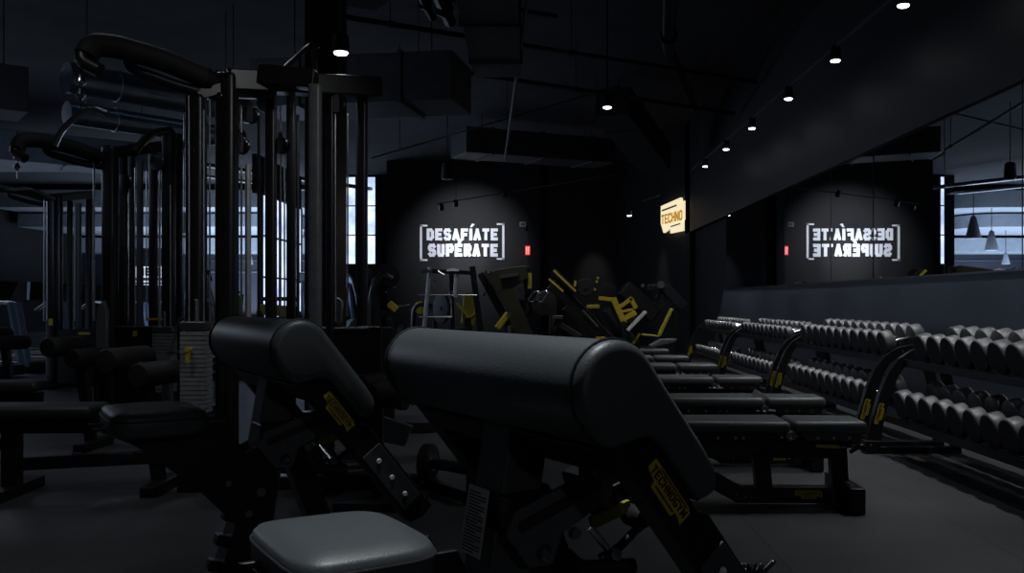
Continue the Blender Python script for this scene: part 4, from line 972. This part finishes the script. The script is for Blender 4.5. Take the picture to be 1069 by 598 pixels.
# ------------------------------------------------------------------ cardio area at far left
def treadmill(label, loc, rz):
    r = thing('treadmill', label, 'treadmill', loc, rz, 'treadmills in a row at the far left')
    MB().box((0,.75,.10), (.72,1.7,.14)).build('deck', 'black', r, .03)
    MB().box((0,.75,.175), (.50,1.5,.012)).build('belt', 'rubber', r)
    for s_ in (-1,1):
        MB().bar((s_*.36,.0,.1), (s_*.36,.25,1.05), .06, .09, (1,0,0)).build('upright', 'blue_lit_frame', r, .01)
        MB().tube(rpath([(s_*.36,.22,1.02),(s_*.36,.55,1.06),(s_*.36,.85,.92)], .1), .024, 8).build('handrail', 'steel', r)
    MB().prism([(-.30,-.12),(.30,-.12),(.36,.16),(-.36,.16)], (0,.15,1.20), (1,0,0), (0,-.35,.94), -.03, .03).build('console', 'black', r, .01)
    MB().prism([(-.20,-.07),(.20,-.07),(.22,.12),(-.22,.12)], (0,.19,1.215), (1,0,0), (0,-.35,.94), -.034, -.031).prism([(-.30,-.12),(-.26,-.12),(-.31,.16),(-.36,.16)], (0,.12,1.21), (1,0,0), (0,-.35,.94), .030, .034).build('screen', 'screen', r)
    MB().box((0,.12,.55), (.60,.04,.04)).box((0,.1,.35), (.60,.03,.03)).build('cross_bar', 'steel', r)
    return r
tm = treadmill('nearest treadmill at the left edge, its blue-lit uprights leaning', (-7.5,12.6,0), math.radians(65))
tn = ['second treadmill from the left edge in the cardio row','third treadmill from the left edge in the cardio row','fourth treadmill from the left edge, seen between machine columns','fifth treadmill from the left edge, seen between machine columns','last treadmill of the row, half hidden by cable machines']
for k, lb in enumerate(tn): dup(tm, (-7.35+.14*k, 13.7+1.12*k, 0), math.radians(65+k*1.5), lb)
# bike-like machines behind
def cross_trainer(label, loc, rz):
    r = thing('cross_trainer', label, 'cardio machine', loc, rz, 'cross trainers behind the cable machines')
    MB().lathe([(-.09,.20),(-.08,.27),(.08,.27),(.09,.20)], (0,0,.42), (1,0,0), 28).build('flywheel_cover', 'grey_plate', r)
    MB().box((0,.45,.06), (.12,1.5,.08)).box((0,-.2,.03), (.6,.08,.06)).box((0,1.1,.03), (.6,.08,.06)).build('base_frame', 'black', r, .01)
    MB().bar((0,0,.5), (0,.18,1.45), .07, .07, (1,0,0)).build('mast', 'blue_lit_frame', r, .01)
    for s_ in (-1,1):
        MB().tube(rpath([(s_*.22,.1,.55),(s_*.24,.16,1.1),(s_*.22,.30,1.55),(s_*.20,.36,1.62)], .15), .02, 8).build('handle', 'steel', r)
        MB().box((s_*.16,.55,.28), (.13,.36,.05), (.15,0,0)).build('pedal', 'rubber', r, .01)
    MB().box((0,.16,1.5), (.26,.05,.2), (-.3,0,0)).build('console', 'black', r, .01)
    MB().box((0,.19,1.505), (.2,.02,.14), (-.3,0,0)).build('screen', 'screen', r)
    return r
ct = cross_trainer('cross trainer standing between the third cable machine and the windows', (-5.2,13.9,0), math.radians(150))
for loc, lb in (((-5.6,15.7,0),'cross trainer seen just right of the third cable machine'),((-5.3,18.6,0),'cross trainer below the lit lettered panel at left'),((-4.3,17.0,0),'cross trainer in front of the tall bright window'),((-3.9,19.2,0),'cross trainer far back between the cable machine columns')):
    dup(ct, loc, math.radians(150+random.uniform(-15,15)), lb)
# yellow-skirted low machines before the window
t, Q = station('stretching_machine', 'machine with a long yellow skirt under the bright window', 'gym machine', 296, 13.5)
MB().prism([(Q(270,317).x,Q(270,317).z),(Q(312,320).x,Q(312,320).z),(Q(312,332).x,Q(312,332).z),(Q(270,328).x,Q(270,328).z)], (0,0,0), (1,0,0), (0,0,1), -.05, .05).build('yellow_skirt', 'yellow', t, .01)
MB().bar(V((-.5,0,.05)), V((.5,0,.05)), .5, .10).bar(V((-.35,0,.1)), Q(272,324), .1, .1, (1,0,0)).bar(V((.2,0,.1)), Q(310,325), .1, .1, (1,0,0)).build('frame', 'black', t, .01)
MB().box(Q(290,312,.1), (.5,.3,.06)).build('pad', 'leather_dark', t, .02)
t, Q = station('stretching_machine', 'machine with short yellow side plate seen beside the silver guide rod', 'gym machine', 246, 12.5)
MB().prism([(-.10,-.28),(.06,-.28),(.10,.20),(-.05,.12)], Q(246,322), (1,0,0), (0,0,1), -.05, .05).build('yellow_plate', 'yellow_dim', t, .01)
MB().tube([Q(240,318,-.1), Q(247,308,-.1)], .02, 8).tube([Q(243,300,-.1), Q(250,306,-.1)], .02, 8).build('yellow_arm', 'yellow', t)
MB().bar(V((-.4,0,.05)), V((.4,0,.05)), .4, .10).bar(V((0,0,.1)), Q(246,340), .1, .1, (1,0,0)).build('frame', 'black', t, .01)
# lit panel with lettering
t = thing('lit_panel', 'white lit wall panel with dark lettering seen between columns at left', 'illuminated sign', (P(160,0,19.5).x,19.5,0))
c = P(160,284,19.5)-t.location
fc = MB().box((c.x,0,c.z), (.86,.05,.24)).build('sign_face', 'lightbox', t)
tx = MB(); text_mb(tx, 'NESS', c.x-.33, c.z-.08, .66, .17, .045, (0,0,0), V((1,0,0)), V((0,0,1)), .026, .032, .2)
tx.build('lettering', 'wall_blue', fc, merge=False)
MB().box((c.x,0,c.z-.20), (.86,.04,.035)).box((c.x,0,c.z-.27), (.86,.04,.03)).build('light_strip', 'lightbox', t)
MB().box((c.x,.04,1.1), (.95,.05,2.2)).build('back_panel', 'wall_blue', t)

# pale ceiling build-ups and pendant lamps beyond the opening (seen in the mirrors too)
def slab(name, label, poly, z0, z1, mat):
    t = thing(name, label, 'soffit', (poly[0][0],poly[0][1],z0)); R = t.location
    MB().prism([(a-R.x,b_-R.y) for a, b_ in poly], (0,0,0), (1,0,0), (0,1,0), 0, z1-z0).build('panel', mat, t, .02)
    return t
def rounded(x0, x1, y0, y1, r, n=8):
    out = []
    for k in range(n+1):
        a = -PI/2+k*PI/2/n; out.append((x1-r+r*math.cos(a), y0+r+r*math.sin(a)))
    return [(x0,y0)]+out+[(x1,y1),(x0,y1)]
slab('ceiling_soffit', 'deep white ceiling soffit with rounded corner in the far left hall', rounded(-17.5,-6.3,29.0,33.0,2.2), 4.05, 4.62, 'soffit')
slab('ceiling_soffit', 'lower stepped white soffit beneath the rounded one in the far left hall', rounded(-17.5,-8.2,30.5,34.5,1.2), 3.55, 4.0, 'soffit')
slab('ceiling_soffit', 'narrow white beam lowest in the far left hall', rounded(-17.5,-6.6,34.3,35.9,.4), 2.9, 3.45, 'soffit')
slab('ceiling_soffit', 'pale hanging soffit low at the left edge of the photo', rounded(-16,-8.6,17.5,20.0,1.0), 3.9, 4.2, 'soffit')
def pendant(label, loc, s=1.0):
    t = thing('pendant_lamp', label, 'pendant lamp', loc, 0, 'white cone lamps in the far left hall')
    MB().lathe([(-.30*s,.17*s),(-.28*s,.175*s),(.0,.11*s),(.20*s,.06*s),(.24*s,.02*s)], (0,0,0), (0,0,1), 20).build('shade', 'soffit', t)
    MB().tube([(0,0,.2*s),(0,0,min(1.7,4.75-loc[2]))], .012, 6).build('cord', 'black', t)
    return t
pendant('larger white cone lamp reflected near the right edge of the mirrors', (-6.95,27.6,3.35), 1.3)
pendant('second white cone lamp in the far hall, reflected right of the larger one', (-8.3,29.2,3.05), 1.2)
pendant('small white cone lamp deepest in the far hall', (-10.2,32.0,2.6), .8)
pendant('white cone lamp hanging in the far hall behind the cable machines', (-9.6,24.6,3.2), 1.0)
t = thing('shelf_rail', 'long pale rail on the back wall of the far left hall', 'rail', (-12,35.9,2.2))
MB().box((0,0,0), (10,.05,.05)).box((0,0,.45), (10,.05,.03)).build('rail', 'steel', t)

# ------------------------------------------------------------------ light
area_light('window_glow', (-4.85,17.75,1.9), (1,-.25,-.05), 26, 2.6, 2.2, (.55,.68,1))
area_light('hall_glow', (-10,31.0,.9), (0.1,.1,1), 650, 9, 5, (.62,.76,1))
area_light('hall_glow', (-12,24,.8), (.3,-.2,1), 60, 6, 8, (.60,.74,1))
area_light('left_glow', (-9.5,10,1.0), (.25,.35,1), 26, 5, 6, (.60,.74,1))
area_light('left_top_glow', (-6.5,4.0,2.6), (.1,.25,1), 14, 4, 4, (.62,.74,1))
area_light('duct_fill', (-5.6,7.6,2.7), (.2,1,.32), 13, 1.5, 1.0, (.60,.76,1))  # unseen fill added to brighten the round ducts
area_light('left_floor_glow', (-12,15,4.5), (.4,-.4,-1), 120, 4, 4, (.70,.80,1))
# unseen overhead spots, some added to lift dark areas
spot_light('unseen_spot', (-.12,1.85,3.8), (-.01,-.13,-1), 290, 34, .8, (.90,.96,1), .08)
spot_light('unseen_spot', (2.3,-5.0,3.0), (-.40,.90,-.27), 45, 44, .8, (.95,.97,1), .10)
spot_light('unseen_spot', (.9,3.0,3.7), (-.68,.62,-.50), 95, 38, .9, (.95,.97,1), .10)  # unseen lamp added to brighten the nearest cable machine's columns
spot_light('unseen_spot', (-2.6,3.4,4.2), (-.15,.15,-1), 75, 80, .9, (.9,.95,1), .15)
spot_light('unseen_spot', (1.5,5.6,4.2), (0,.0,-1), 60, 100, .9, (.92,.96,1), .15)  # unseen fill added over the row of adjustable benches
spot_light('unseen_spot', (.4,11.0,4.2), (0,.1,-1), 26, 110, .9, (.95,.97,1), .15)
spot_light('unseen_spot', (-1.0,12.6,4.0), (.2,.5,-1), 110, 90, .9, (.95,.97,1), .15)
spot_light('unseen_spot', (1.2,13.0,4.0), (.15,.4,-1), 110, 90, .9, (1,.97,.88), .15)
spot_light('unseen_spot', (-3.0,6.6,4.4), (-.1,-.1,-1), 34, 120, .9, (.85,.92,1), .10)

w = bpy.data.worlds.new('World'); scene.world = w; w.use_nodes = True
bg = w.node_tree.nodes['Background']; bg.inputs[0].default_value = (.30,.36,.45,1); bg.inputs[1].default_value = .02

cam = bpy.data.cameras.new('camera'); co = bpy.data.objects.new('camera', cam); COL.objects.link(co)
co.location = (0,0,H); co.rotation_euler = (math.radians(90),0,0)
cam.sensor_fit = 'HORIZONTAL'; cam.sensor_width = 36; cam.lens = 36*FPX/1069
cam.shift_x = -(CX-534.5)/1069; cam.shift_y = (CY-299)/1069; cam.clip_end = 200; cam.clip_start = .05
scene.camera = co
scene.view_settings.view_transform = 'Standard'; scene.view_settings.look = 'None'
scene.view_settings.exposure = 0; scene.view_settings.gamma = 1
